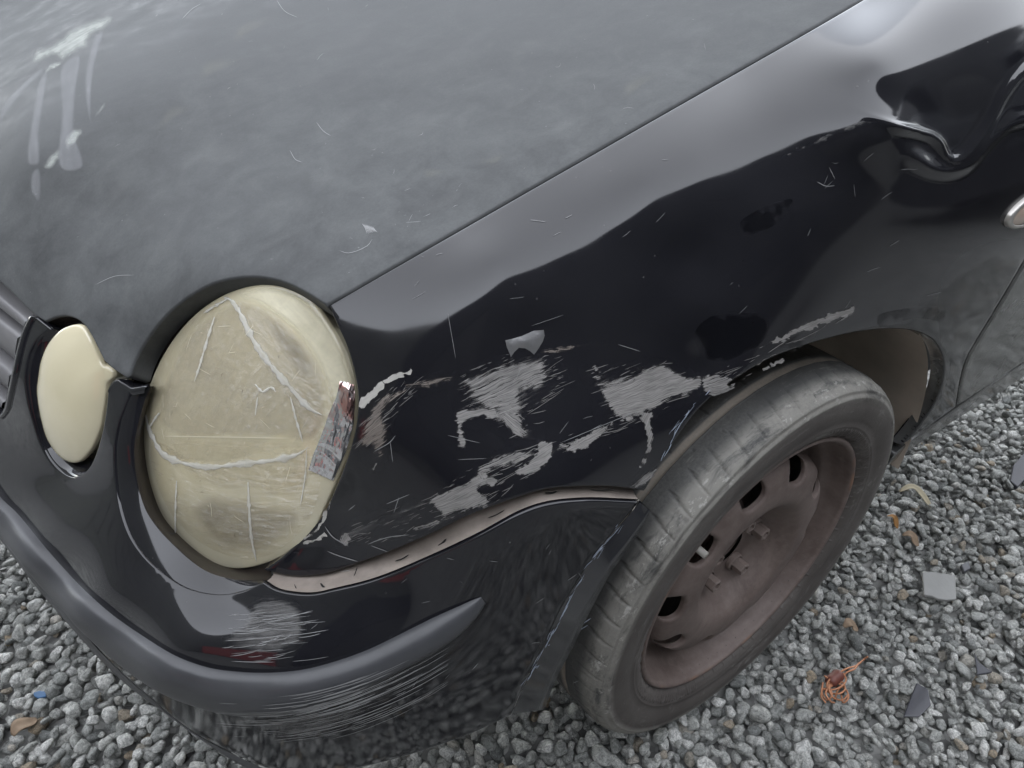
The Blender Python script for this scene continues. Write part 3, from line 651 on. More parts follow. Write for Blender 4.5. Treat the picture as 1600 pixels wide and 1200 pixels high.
# chamfered bezel of the bumper round the lens
co = [(204, 606), (202, 617), (193, 641), (186, 662), (181, 685), (179, 710), (180, 737), (183, 770), (190, 803), (203, 837), (225, 868), (250, 891), (290, 917), (340, 928), (380, 923), (413, 909)]
cm = [(222, 603), (214, 622), (207, 645), (201, 668), (197, 690), (196, 712), (198, 740), (205, 772), (216, 801), (235, 828), (258, 852), (286, 876), (318, 895), (350, 905), (384, 908), (413, 908)]
cw = [(232, 600), (225, 625), (219, 648), (214, 672), (211, 695), (211, 718), (215, 745), (224, 775), (240, 805), (262, 835), (282, 853), (305, 872), (330, 885), (352, 893), (384, 899), (410, 897)]
a, b, c = [resample(spline(q, 4), 110) for q in (co, cm, cw)]
V, F = loft([BUMP.P(a, -.002), BUMP.P(a*.85+b*.15, -.0022), BUMP.P(a*.15+b*.85, -.007), BUMP.P(b, -.009)]); mesh('bezel', V, F, M['bezel'] if 'bezel' in M else M['bumper'], bumper)
lw = resample(spline([(232, 603), (221, 645), (219, 690), (225, 737), (235, 776), (250, 813), (280, 846), (320, 876), (350, 888), (380, 890), (412, 883)], 4), 110); LW = LENS.P(lw)
V, F = loft([BUMP.P(b, -.009), .6*BUMP.P(b*.93+c*.07, -.012)+.4*(.9*BUMP.P(b, -.012)+.1*LW), .45*BUMP.P(b, -.010)+.55*(LW-ln*.010), LW-ln*.022, LW-ln*.05]); mesh('bezel_wall', V, F, M['recess'], bumper)
# bridge between the two lights
V, F = loft([BUMP.P(resample(np.array(q, float), 14), o) for q, o in (([(166, 606), (172, 597), (181, 590), (204, 603), (233, 597)], -.012), ([(168, 606), (173, 598), (182, 591), (204, 605), (232, 600)], -.001), ([(170, 612), (175, 602), (184, 596), (204, 611), (228, 606)], .0008), ([(171, 622), (176, 612), (186, 606), (203, 618), (222, 614)], -.002))]); mesh('bridge', V, F, M['bumper'], bumper)
# ---- small light
SMO = [(54, 610), (56, 590), (60, 566), (68, 544), (80, 526), (94, 513), (108, 507), (120, 506), (130, 510), (140, 524), (150, 544), (158, 562), (163, 571), (170, 575), (176, 580), (177, 590), (169, 598), (168, 612), (165, 640), (157, 677), (142, 707), (124, 724), (109, 725), (90, 715), (71, 689), (62, 662), (56, 632)]
sp = np.array([at(54, 610, y=-.338), at(110, 507, y=-.372), at(168, 605, y=-.418), at(112, 725, y=-.392)]); sc = sp.mean(0); sn = np.linalg.svd(sp-sc)[2][2]; sn = sn if sn@(CAM-sc) > 0 else -sn
smo = spline(SMO, 4, True); smo_r = spline([p for p in SMO if p not in ((170, 575), (176, 580), (177, 590), (169, 598))], 4, True); SML = Dome(sc, sn, smo_r, .013)
print('small plane', sc, sn, [round(float((p-sc)@sn), 4) for p in sp])
sl_ = empty('indicator_light', (0, 0, 0), car)
panel('lens', M['lens2'], SML, smo, sl_, step=6, skirt=.03, rnd=3.5)
so_ = [(80, 513), (68, 522), (58, 531), (48, 548), (42, 570), (40, 592), (42, 615), (46, 637), (54, 665), (64, 694), (79, 720), (97, 738), (116, 745), (130, 739), (141, 726), (151, 702), (160, 668), (165, 636)]
si_ = [(88, 520), (80, 526), (68, 544), (60, 566), (56, 590), (54, 610), (56, 632), (62, 662), (71, 689), (90, 715), (109, 725), (124, 724), (142, 707), (150, 692), (157, 677), (162, 655), (165, 640), (167, 625)]
a = resample(spline(so_, 4), 80); b = resample(spline(si_, 4), 80)
V, F = loft([BUMP.P(a, -.002), BUMP.P(a*.8+b*.2, -.0035), BUMP.P(a*.45+b*.55, -.014), SML.P(b, -.012), SML.P(b, -.05)]); mesh('light_recess', V, F, M['bumper'], sl_)
uo = [(70, 503), (86, 496), (104, 494), (120, 499), (132, 509), (144, 528), (154, 548), (163, 566)]; ui = [(86, 521), (94, 514), (108, 508), (120, 507), (130, 511), (140, 525), (150, 545), (160, 566)]
a = resample(spline(uo, 4), 40); b = resample(spline(ui, 4), 40)
V, F = loft([HOOD.P(a, -.003), HOOD.P(a*.9+b*.1, -.02), SML.P(b, -.012), SML.P(b, -.05)]); mesh('upper_recess', V, F, M['recess'], sl_)
# ---- grille
gr = empty('grille', (0, 0, 0), car)
GR = Skin([ctl(0, 440, y=-.245), ctl(52, 492, y=-.305), ctl(8, 640, y=-.265), ctl(30, 544, y=-.29), ctl(-90, 380, y=-.14), ctl(-90, 590, y=-.14), ctl(-40, 540, y=-.2)])
for i, (p0, p1, q0, q1) in enumerate([((-90, 386), (48, 500), (-90, 424), (36, 520)), ((-90, 430), (35, 523), (-90, 480), (22, 578)), ((-90, 486), (22, 582), (-90, 540), (12, 622)), ((-90, 546), (11, 626), (-90, 584), (2, 646))]):
    a = resample(np.array([p0, p1], float), 16); b = resample(np.array([q0, q1], float), 16)
    V, F = loft([GR.P(a, -.03), GR.P(a, .000), GR.P(a*.9+b*.1, .004), GR.P(a*.5+b*.5, .003), GR.P(a*.12+b*.88, -.006), GR.P(b, -.014), GR.P(b, -.03)]); mesh('slat', V, F, M['grille'], gr)
a = resample(np.array([(-90, 380), (60, 500), (45, 520), (10, 640), (0, 660)], float), 30); b = resample(np.array([(-100, 470), (-95, 500), (-92, 520), (-92, 560), (-95, 600)], float), 30)
V, F = loft([GR.P(a, -.045), GR.P(b, -.05)]); mesh('backing', V, F, M['black'], gr)
a = resample(spline([(80, 514), (66, 503), (52, 494), (44, 506), (38, 520), (31, 544), (23, 580), (15, 616), (9, 640), (0, 652)], 3), 60)
V, F = loft([BUMP.P(a, -.03), BUMP.P(a-[2.5, 1], -.004), BUMP.P(a, .0025), BUMP.P(a+[4, 2], .0025), BUMP.P(a+[6, 3], -.0005)]); mesh('grille_frame', V, F, M['bumper'], gr)
# ---- wheel
WY, WZ = -.71853, .284
wheel = empty('wheel', (0, WY, WZ), car)
def lathe(prof, n, f=None):
    th = np.linspace(0, 2*np.pi, n, endpoint=False); p = np.asarray(prof, float); V = []
    for (r, y) in p: V.append(np.stack([r*np.cos(th), np.full(n, y), r*np.sin(th)], 1))
    return loft(V, True), th
tp = [(.190, -.066), (.1975, -.0735), (.2015, -.0785), (.2035, -.0803), (.2055, -.0815), (.2072, -.0823), (.2090, -.0831), (.2105, -.0837), (.2122, -.0841), (.2133, -.0843), (.2145, -.0842), (.2165, -.0853), (.2180, -.0855), (.2195, -.0848), (.226, -.0864), (.234, -.0884), (.242, -.0889), (.249, -.0885), (.2545, -.0873), (.2565, -.0880), (.2585, -.0876), (.2600, -.0860), (.2630, -.0842), (.2645, -.0846), (.2660, -.0832), (.2685, -.0800), (.2712, -.0755), (.2733, -.070), (.2750, -.063), (.2763, -.055)]
for y in np.linspace(-.050, -.0372, 8): tp.append((.2763+.0016*(1-((y+.0)/.055)**2), y))
tp += [(.2779, -.0362), (.2735, -.0350), (.2725, -.0310), (.2735, -.0268), (.2782, -.0256)]
for y in np.linspace(-.022, .012, 8): tp.append((.2783, y))
tp += [(.2783, .0160), (.2730, .0168), (.2725, .022), (.2735, .027), (.2783, .028), (.2778, .040), (.2760, .056), (.2730, .070), (.2680, .080), (.256, .088), (.235, .089), (.21, .083), (.195, .072)]
tp = resample(np.array(tp), 1) if False else np.array(tp)
NT = 1440; th = np.linspace(0, 2*np.pi, NT, endpoint=False); deg = np.degrees(th)
R_ = np.repeat(tp[:, :1], NT, 1); Y_ = np.repeat(tp[:, 1:], NT, 1); cell = np.random.default_rng(12).uniform(0, 1, (900, 4)); ca = (deg/.42).astype(int); ron = ((deg > 4) & (deg < 74)) | ((deg > 196) & (deg < 250))
for j, (r_, y_) in enumerate(tp):
    if .2030 < r_ < .2135 and y_ < 0: Y_[j] -= .0008*ron*(cell[ca, int((r_-.203)/.0027) % 4] > .48)*((ca % 9) > 1)
tw = np.random.default_rng(4)
def sipe(y, ctr_slope, period, ph, w): # angular distance to a slanted cut, metres
    a = (deg[None, :]-ph-ctr_slope*(y+.065)); k = (a+period/2) % period-period/2; return np.abs(np.radians(k))*.277
d1 = sipe(Y_, -60., 6.0, 134.0, .002); m1 = np.clip((-.0500-Y_)/.003, 0, 1)*np.clip((Y_+.0815)/.002, 0, 1)
R_ -= .0024*m1*np.clip(1.35-d1/.0013, 0, 1)
d2 = sipe(Y_, 25., 6.0, 131.5, .001); m2 = np.clip((Y_+.012)/.002, 0, 1)*np.clip((.012-Y_)/.002, 0, 1); R_ -= .0025*m2*np.clip(1.3-d2/.0010, 0, 1)
m3 = (Y_ > -.0255)*(Y_ < -.012); d3 = sipe(Y_, 10., 12.0, 132.5, .001); R_ -= .0025*m3*np.clip(1.3-d3/.0010, 0, 1)
R_ += .00025*np.sin(deg*.9+3)*(R_ > .27)+.0004*np.sin(np.radians(deg)*2+1)
nk = np.random.default_rng(8)
for _ in range(150):
    a0, y0, w0 = nk.uniform(0, 360), nk.uniform(-.078, -.040), nk.uniform(.0012, .0032); dd = ((((deg[None, :]-a0+180) % 360-180)*.00484/w0)**2+((Y_-y0)/w0)**2); R_ -= nk.choice([.0012, .0016, -.0006])*np.exp(-dd)*(R_ > .255)
V = np.stack([R_*np.cos(th), Y_, R_*np.sin(th)], -1).reshape(-1, 3); nP = len(tp)
V[:, 2] = np.where(V[:, 2] < -.272, -.272-(V[:, 2]+.272)*-.3, V[:, 2])
F = [(j*NT+i, j*NT+(i+1) % NT, (j+1)*NT+(i+1) % NT, (j+1)*NT+i) for j in range(nP-1) for i in range(NT)]
def m_tyre():
    m = MT('worn_dusty_rubber'); c = m.coord(); s = m.n('ShaderNodeSeparateXYZ', None, Vector=c); y = s.outputs[1]
    r = m.math('SQRT', m.math('ADD', m.math('POWER', s.outputs[0], 2.), m.math('POWER', s.outputs[2], 2.)))
    an = m.math('ARCTAN2', s.outputs[2], s.outputs[0])
    pv = m.n('ShaderNodeCombineXYZ', None, X=m.math('MULTIPLY', an, .8), Y=m.math('MULTIPLY', y, 9.), Z=m.math('MULTIPLY', r, 9.)).outputs[0]
    rub = m.noise(pv, 6, 6, .72, .4); fin = m.noise(c, 320, 4, .7); bl = m.noise(c, 11, 5, .6, .4)
    col = m.mix(bl, (.032, .032, .032), (.068, .067, .063)); side = m.math('MULTIPLY', m.ramp(r, .266, .252), m.ramp(y, -.060, -.075))
    col = m.mix(side, col, m.mix(bl, (.060, .051, .046), (.095, .082, .074)))
    sh = m.math('MULTIPLY', m.math('MULTIPLY', m.ramp(y, -.056, -.070), m.ramp(r, .250, .258)), m.ramp(rub, .34, .50)); col = m.mix(m.math('MULTIPLY', sh, .75), col, (.27, .257, .228))
    gv = m.math('MULTIPLY', m.ramp(m.math('ABSOLUTE', m.math('ADD', y, .031)), .0054, .0046), m.ramp(rub, .2, .45, .6, 1)); col = m.mix(gv, col, (.30, .26, .215))
    inn = m.ramp(y, -.026, -.020); col = m.mix(m.math('MULTIPLY', inn, .55), col, (.05, .047, .043))
    cut = m.math('MULTIPLY', m.math('MULTIPLY', m.ramp(y, -.066, -.072), m.ramp(r, .252, .262)), m.ramp(m.noise(m.map(pv, (2.2, 1.2, 1.2)), 7, 5, .75), .58, .64)); col = m.mix(m.math('MULTIPLY', cut, .8), col, (.40, .39, .36)); col = m.mix(m.math('MULTIPLY', m.ramp(rub, .58, .70), .5), col, (.30, .29, .27))
    return m.done(m.pb(col=m.mix(m.math('MULTIPLY', m.ramp(fin, .35, .65), .30), col, m.mix(m.ramp(bl, .4, .6), (.035, .035, .035), (.17, .166, .155))), rough=.72, nor=m.bump(m.math('ADD', m.math('MULTIPLY', fin, .4), rub), .35, .0012)))
M['tyre'] = m_tyre(); mesh('tyre', V, F, M['tyre'], wheel)
def m_rim():
    m = MT('brown_dusty_steel'); c = m.coord(); n1 = m.ramp(m.noise(c, 13, 6, .68, .6), .3, .7); n2 = m.noise(c, 90, 5, .7); sp = m.n('ShaderNodeTexVoronoi', None, Vector=c, Scale=95.).outputs[0]
    s = m.n('ShaderNodeSeparateXYZ', None, Vector=c); r = m.math('SQRT', m.math('ADD', m.math('POWER', s.outputs[0], 2.), m.math('POWER', s.outputs[2], 2.)))
    col = m.mix(n1, (.088, .063, .054), (.175, .136, .121)); col = m.mix(m.math('MULTIPLY', m.ramp(n2, .45, .75), .4), col, (.21, .172, .152))
    col = m.mix(m.math('MULTIPLY', m.ramp(sp, .05, .09, 1, 0), .25), col, (.28, .26, .24))
    ed = m.math('MULTIPLY', m.math('MULTIPLY', m.ramp(r, .1905, .1925), m.ramp(m.noise(c, 9, 3), .54, .66)), .7); col = m.mix(ed, col, (.30, .15, .08))
    return m.done(m.pb(col=col, rough=.62, nor=m.bump(n2, .25, .001)))
M['rim'] = m_rim()
rp = [(.1985, -.070), (.1978, -.0755), (.1960, -.0780), (.1935, -.0782), (.1912, -.0765), (.1898, -.073), (.1890, -.067), (.1872, -.060), (.1855, -.052), (.1825, -.046), (.179, -.043), (.1765, -.040), (.1740, -.033), (.1715, -.024), (.166, -.018), (.160, -.020), (.1575, -.030)]
(V, F), _ = lathe(resample(np.array(rp), 40), 240); mesh('rim', V, F, M['rim'], wheel)
# disc with ten holes
def disc_y(r):
    kr = [0, .028, .034, .058, .064, .072, .082, .090, .098, .110, .126, .142, .152, .1562, .1578]
    ky = [-.030, -.030, -.0295, -.0295, -.0320, -.042, -.0570, -.0660, -.0695, -.0705, -.0690, -.0645, -.0575, -.048, -.032]
    from_ = np.interp(r, kr, ky); h = .004
    return (np.interp(r-h, kr, ky)+np.interp(r+h, kr, ky)+2*from_)/4
angs = np.linspace(0, 2*np.pi, 200, endpoint=False); circ = lambda r: np.stack([r*np.cos(angs), r*np.sin(angs)], 1)
holes = [circ(.0285)[::4]]
for k in range(10):
    a = rad(29.5+36*k); t = np.linspace(0, 2*np.pi, 28, endpoint=False)
    hx = .0155*np.sign(np.cos(t))*np.abs(np.cos(t))**.75; hy = .0205*np.sign(np.sin(t))*np.abs(np.sin(t))**.8
    q = np.stack([(.1395+hx)*1, hy], 1); holes.append(np.stack([q[:, 0]*math.cos(a)-q[:, 1]*math.sin(a), q[:, 0]*math.sin(a)+q[:, 1]*math.cos(a)], 1))
bholes = []
v, f, dm = tri2d(circ(.1578), holes, .0035, (.0008, .0018))
r = np.hypot(v[:, 0], v[:, 1]); d = np.min([pdist(v, h) for h in holes[1:]], 0); y = disc_y(r)+np.where(d < .003, .0025*(1-d/.003)**2, 0)
dh = pdist(v, holes[0]); y = y-np.where((dh < .004) & (r < .04), .002*(1-dh/.004), 0)
bx = np.stack([np.cos(np.radians(9+72*np.arange(5))), np.sin(np.radians(9+72*np.arange(5)))], 1)*.05
for b in bx: y = y-.0035*np.exp(-(np.hypot(*(v-b).T)/.012)**4)
P = np.stack([v[:, 0], y, v[:, 1]], 1); V = [P]; F = [tuple(t) for t in f]; k = len(P)
for h in holes:
    rr = np.hypot(h[:, 0], h[:, 1]); yy = disc_y(rr)+.0025; m = len(h)
    V += [np.stack([h[:, 0], yy, h[:, 1]], 1), np.stack([h[:, 0], yy+.005, h[:, 1]], 1)]; F += [(k+i, k+(i+1) % m, k+m+(i+1) % m, k+m+i) for i in range(m)]; k += 2*m
mesh('wheel_disc', np.vstack(V), F, M['rim'], wheel)
M['bolt'] = m_plain('rusty_bolt', (.175, .137, .12), .6, .35, 80, .4, 300)
hx = np.linspace(0, 2*np.pi, 6, endpoint=False)
bp = None
for i, b in enumerate(bx):
    if bp is None:
        cv = []
        for r, y in ((.0001, .002), (.0135, .002), (.0135, -.003), (.0115, -.005)): cv.append(np.stack([r*np.cos(np.linspace(0, 2*np.pi, 24, endpoint=False)), np.full(24, y), r*np.sin(np.linspace(0, 2*np.pi, 24, endpoint=False))], 1))
        V1, F1 = loft(cv, True); cv = []
        for r, y in ((.0098, -.004), (.0098, -.0185), (.0088, -.0200), (.0062, -.0200), (.0058, -.0150), (.0001, -.0150)): cv.append(np.stack([r*np.cos(hx), np.full(6, y), r*np.sin(hx)], 1))
        V2, F2 = loft(cv, True); V, F = join([(V1, F1), (V2, F2)]); bo = mesh('wheel_bolt', V, F, M['bolt'], wheel, smooth=False); bp = bo.data
    else:
        bo = bpy.data.objects.new('wheel_bolt', bp); COL.objects.link(bo); bo.parent = wheel
    bo.location = (b[0], -.0325, b[1]); bo.rotation_euler[1] = .4+i*1.3
(V, F), _ = lathe([(.0001, -.021), (.026, -.021), (.0285, -.026), (.0285, -.012), (.06, -.008), (.06, .03)], 48); mesh('hub', V, F, M['rim'], wheel)
(V, F), _ = lathe([(.062, .022), (.119, .022), (.119, .036), (.062, .036)], 64); mesh('brake_disc', V, F, m_plain('brake_iron', (.06, .045, .038), .6, .4, 60, .3, metal=.3), wheel)
va = rad(139); V, F = tube([(.1335*math.cos(va), -.040, .1335*math.sin(va)), (.1325*math.cos(va), -.052, .1325*math.sin(va)), (.1315*math.cos(va), -.066, .1315*math.sin(va))], [.0048, .0048, .0046], 14)
vo = mesh('valve', V, F, m_plain('valve_cap', (.42, .40, .36), .5, .2, 60, .2), wheel)
# ---- wheel-arch liner, and dark boxes added to block light under the body
th = np.radians(np.linspace(-4, 112, 120)); cv = []; yo = np.interp(np.cos(th), [.15, .45], [-.750, -.792])
for y, r in ((None, .3495), (-.735, .352), (-.66, .362), (-.56, .360), (-.48, .35), (-.44, .33)): cv.append(np.stack([r*np.cos(th), yo if y is None else np.full(120, y), WZ+r*np.sin(th)], 1))
cv.append(np.stack([.02*np.cos(th), np.full(120, -.42), WZ+.02*np.sin(th)], 1)); V, F = loft(cv); mesh('arch_liner', V, F, M['liner'], car)
def arch_lip():
    a = resample(spline(ARCH[:14], 4), 90); c0 = FEND.P(a, -.001); c1 = FEND.P(a, -.006)
    ctr = np.array([0, 0, WZ]); inn = c1.copy(); q = inn-ctr; q[:, 1] = 0; inn -= q/np.linalg.norm(q, axis=1)[:, None]*.003; inn[:, 1] += .010
    return loft([c0, c1, inn])
V, F = arch_lip(); mesh('arch_return', V, F, M['dirty'], car)
parts = [box(-.50, -.40, -.46, .50, .24, .50), box(.42, .86, -.66, .62, .22, .60), box(-.40, .42, -.40, .60, .22, .62), box(-.36, .80, -.54, .6, .60, .70)]
V, F = join(parts); mesh('underbody_blocker', V, F, M['black'], car, smooth=False)
# ------------------------------------------------------------------ damage: scrapes, chips, scuffs, dust, tape
M['scrape'] = m_scrape('bared_primer', (.34, .325, .31), (.115, .11, .106), thr=.62, sharp=6, su=30, sv=520, edge=.60, fine=.30, alpha=.95)
M['scrape_st'] = m_scrape('streaked_primer', (.34, .325, .31), (.08, .077, .076), thr=.72, sharp=6, su=24, sv=470, edge=.46, fine=.16, alpha=.93)
M['scrape_br'] = m_scrape('brown_streaks', (.28, .24, .21), (.08, .07, .064), thr=.64, sharp=5, su=26, sv=470, edge=.42, fine=.16, alpha=.92)
M['scuff'] = m_scrape('light_scuff', (.24, .235, .23), (.14, .137, .135), thr=.74, sharp=2.6, su=10, sv=520, edge=.50, alpha=.55, fine=.2)
M['feather'] = m_scrape('feathered_scuff', (.27, .26, .25), (.15, .145, .14), thr=.86, sharp=3.6, su=16, sv=520, edge=.42, alpha=.6, fine=.16)
M['filler'] = m_scrape('bare_filler', (.48, .465, .43), (.34, .325, .30), thr=.34, sharp=5, su=40, sv=200, edge=.8, fine=.6)
M['chip'] = m_plain('silver_chip', (.25, .248, .25), .3, .3, 60, .6, 150, metal=.5)
M['line'] = m_plain('scratch_white', (.24, .24, .24), .6, .2, 100, .1)
M['blue_line'] = m_plain('scratch_bluish', (.34, .38, .46), .6, .2, 100, .1)
M['chalk'] = m_soft('chalk_smear', (.50, .52, .49), .95, 14, 150, hi=.95, noise_w=.9)
M['drip'] = m_soft('dried_drip', (.46, .465, .48), .34, 6, 190, hi=.8, noise_w=.8)
M['dust'] = m_soft('dust_patch', (.38, .385, .375), .09, 25, 60, hi=1.0, noise_w=.9)
M['dustb'] = m_soft('pollen_patch', (.44, .43, .35), .13, 30, 80, hi=1.0, noise_w=.9)
M['rdust'] = m_soft('road_dust', (.30, .295, .28), .07, 12, 60, hi=1.0, noise_w=.7)
def c2(*p): return [(500+x/2.4, 450+y/2.4) for x, y in p]
def c4(*p): return [(x/4, y/4) for x, y in p]
RG = np.random.default_rng(33)
def rag(pts, amp=1.3):
    p = spline(pts, 2.6, True); j = RG.normal(0, amp, (len(p), 2)); j = (j+np.roll(j, 1, 0))*.7; return p+j
def dk(name, mat, pts, ang=-25, par=None, sk=None, **k):
    if len(pts) < 60: pts = rag(pts); k['smooth_outline'] = False
    return decal(name, M[mat], sk or FEND, pts, par or fender, ang=ang, **k)
dk('scuff', 'feather', c2((480, 345), (560, 290), (700, 245), (830, 235), (930, 300), (940, 380), (830, 470), (850, 600), (760, 620), (640, 540), (540, 520), (490, 440)), -24, soft=40, off=.0003)
dk('scuff', 'feather', c2((960, 300), (1080, 290), (1270, 260), (1420, 320), (1480, 360), (1400, 420), (1280, 480), (1130, 540), (1010, 620), (900, 640), (880, 600), (1000, 520), (1020, 420)), -22, soft=36, off=.0003)
dk('scuff', 'feather', c2((60, 980), (90, 890), (300, 810), (480, 730), (600, 640), (760, 580), (900, 570), (1010, 590), (860, 680), (720, 730), (660, 800), (520, 870), (380, 930), (200, 950)), -24, soft=40, off=.0003)
dk('scuff', 'feather', c2((140, 600), (150, 470), (230, 370), (360, 330), (520, 320), (500, 370), (340, 420), (280, 500), (260, 640), (190, 700)), -35, soft=30, off=.0003)
dk('scrape', 'scrape_st', c2((870, 600), (900, 585), (960, 568), (1000, 552), (1010, 560), (950, 590), (880, 612)), -18, soft=5)
dk('scrape', 'scrape_st', c2((522, 338), (600, 305), (680, 275), (790, 250), (852, 262), (862, 318), (910, 328), (872, 348), (832, 384), (762, 402), (772, 450), (762, 500), (795, 548), (825, 572), (740, 562), (690, 522), (640, 482), (590, 452), (560, 420), (540, 380)), -24, soft=14)
dk('scrape', 'scrape', c2((514, 462), (590, 452), (662, 452), (704, 488), (640, 492), (582, 490), (542, 508), (542, 548), (547, 602), (526, 598), (511, 540)), -10, soft=7)
dk('scrape', 'scrape_st', c2((640, 470), (700, 455), (765, 470), (770, 520), (795, 556), (822, 574), (735, 566), (690, 520)), 40, soft=9, off=.0007)
dk('scrape', 'scrape_br', c2((146, 570), (172, 490), (235, 405), (330, 372), (312, 402), (262, 432), (247, 482), (252, 560), (242, 600), (232, 640), (200, 605), (152, 600)), -40, soft=9)
dk('scrape', 'scrape', c2((235, 620), (248, 590), (230, 640), (205, 682), (192, 684), (215, 640)), 120, soft=4)
dk('scrape', 'scrape_br', c2((316, 362), (400, 343), (470, 326), (516, 334), (450, 362), (380, 375), (328, 378)), -12, soft=7)
dk('scrape', 'scrape', c2((1165, 332), (1200, 310), (1285, 283), (1350, 318), (1442, 350), (1422, 382), (1332, 412), (1252, 458), (1212, 474), (1150, 490), (1108, 482), (1072, 432), (1050, 378)), -20, soft=10)
for q in (((1008, 300), (1040, 284), (1062, 318), (1030, 322)), ((1015, 332), (1062, 322), (1118, 318), (1060, 342), (1025, 348)), ((1030, 358), (1090, 338), (1192, 318), (1160, 345), (1080, 380)), ((1170, 310), (1220, 292), (1275, 277), (1225, 308), (1180, 322))): dk('scrape', 'scrape_st', c2(*q), -18, soft=6)
dk('scrape', 'scrape', c2((1192, 472), (1242, 462), (1182, 492), (1112, 508), (1062, 543), (1012, 594), (932, 618), (913, 602), (950, 573), (1000, 548), (1050, 517), (1110, 492)), -28, soft=5)
dk('scrape', 'scrape', c2((1203, 470), (1247, 462), (1242, 520), (1252, 560), (1232, 620), (1192, 700), (1156, 744), (1200, 660), (1222, 580), (1210, 522)), 115, soft=4)
dk('scrape', 'scrape_st', c2((1156, 748), (1208, 702), (1256, 668), (1278, 648), (1264, 690), (1204, 748)), -35, soft=5)
dk('scrape', 'scrape', c2((406, 795), (480, 752), (560, 722), (600, 680), (640, 700), (620, 735), (600, 752), (640, 800), (602, 822), (520, 832), (450, 884), (358, 917), (400, 890), (455, 850)), -22, soft=8)
dk('scrape', 'scrape_st', c2((575, 700), (610, 655), (680, 618), (742, 602), (802, 608), (840, 600), (780, 645), (720, 668), (650, 690), (600, 722)), -22, soft=7)
dk('scrape', 'scrape', c2((720, 690), (780, 650), (815, 605), (820, 578), (870, 576), (874, 622), (832, 672), (772, 702), (730, 698)), -28, soft=5)
dk('scrape', 'scrape_st', c2((330, 905), (420, 868), (520, 835), (610, 800), (690, 772), (700, 782), (640, 812), (560, 842), (470, 878), (380, 915)), -24, soft=6)
dk('scrape', 'scuff', c2((60, 962), (100, 905), (250, 848), (390, 785), (412, 812), (300, 862), (180, 922), (95, 966)), -24, soft=10)
dk('scrape', 'scrape', c2((70, 945), (95, 915), (112, 922), (105, 965), (85, 962)), -60, soft=4)
dk('scrape', 'scrape', c2((600, 712), (640, 706), (672, 728), (640, 745)), -10, soft=4)
dk('scrape', 'scrape_br', c2((815, 242), (880, 222), (980, 208), (1068, 206), (985, 216), (910, 242), (850, 250)), -8, soft=4)
dk('scrape', 'scrape', [(1194, 541), (1225, 521), (1260, 503), (1300, 488), (1339, 479), (1331, 490), (1290, 506), (1250, 521), (1224, 533)], -22, soft=3)
dk('scrape', 'scrape_st', [(1094, 590), (1128, 584), (1152, 592), (1140, 600), (1160, 593), (1140, 612), (1118, 619), (1098, 612)], -15, soft=4)
dk('scrape', 'scrape', [(1178, 580), (1200, 570), (1225, 557), (1243, 541), (1239, 551), (1215, 568), (1190, 581)], -25, soft=2)
dk('scrape', 'scuff', [(1215, 249), (1255, 228), (1300, 207), (1345, 193), (1350, 197), (1305, 213), (1260, 233)], -25, soft=2.5)
for q in ([(1085, 520), (1110, 495), (1160, 488), (1200, 495), (1195, 530), (1150, 560), (1110, 565), (1090, 545)], [(1155, 350), (1180, 330), (1215, 315), (1238, 312), (1225, 340), (1190, 362), (1160, 368)], [(1370, 495), (1410, 483), (1450, 480), (1476, 485), (1474, 500), (1430, 497), (1400, 505), (1375, 510)], [(1215, 540), (1250, 522), (1275, 518), (1272, 532), (1240, 545)]):
    decal('wet_blot', M['clean'], FEND, q, fender, ang=0, soft=26, off=.0003)
for q, sf in (([(1480, 420), (1540, 380), (1600, 372), (1660, 360), (1600, 420), (1560, 490), (1520, 560), (1500, 610), (1482, 640), (1440, 668), (1470, 620), (1484, 570), (1470, 530), (1465, 470)], 40),):
    decal('road_dust', M['rdust'], FEND, q, fender, ang=-30, soft=sf, off=.00025, step=9)
# bare filler along the broken edge by the lamp
dk('filler_edge', 'filler', c2((150, 452), (155, 420), (178, 396), (205, 372), (228, 352), (262, 332), (300, 318), (348, 308), (340, 318), (318, 330), (296, 338), (270, 352), (250, 366), (240, 380), (216, 392), (205, 420), (180, 432), (165, 450)), -35, soft=4)
dk('filler_edge', 'filler', [(470, 848), (485, 833), (500, 818), (507, 800), (514, 790), (517, 782), (513, 800), (508, 815), (502, 820), (495, 830), (480, 842)], -50, soft=2.5)
dk('filler_edge', 'filler', [(470, 851), (490, 842), (510, 832), (511, 835), (492, 846), (474, 854)], -30, soft=2)
decal('paint_flake', M['chip'], FEND, c2((694, 196), (720, 190), (760, 178), (800, 160), (838, 157), (842, 178), (834, 202), (818, 228), (802, 250), (786, 236), (768, 226), (745, 224), (728, 240), (715, 259), (708, 240), (700, 222)), fender, soft=9, bow=.0016, smooth_outline=False)
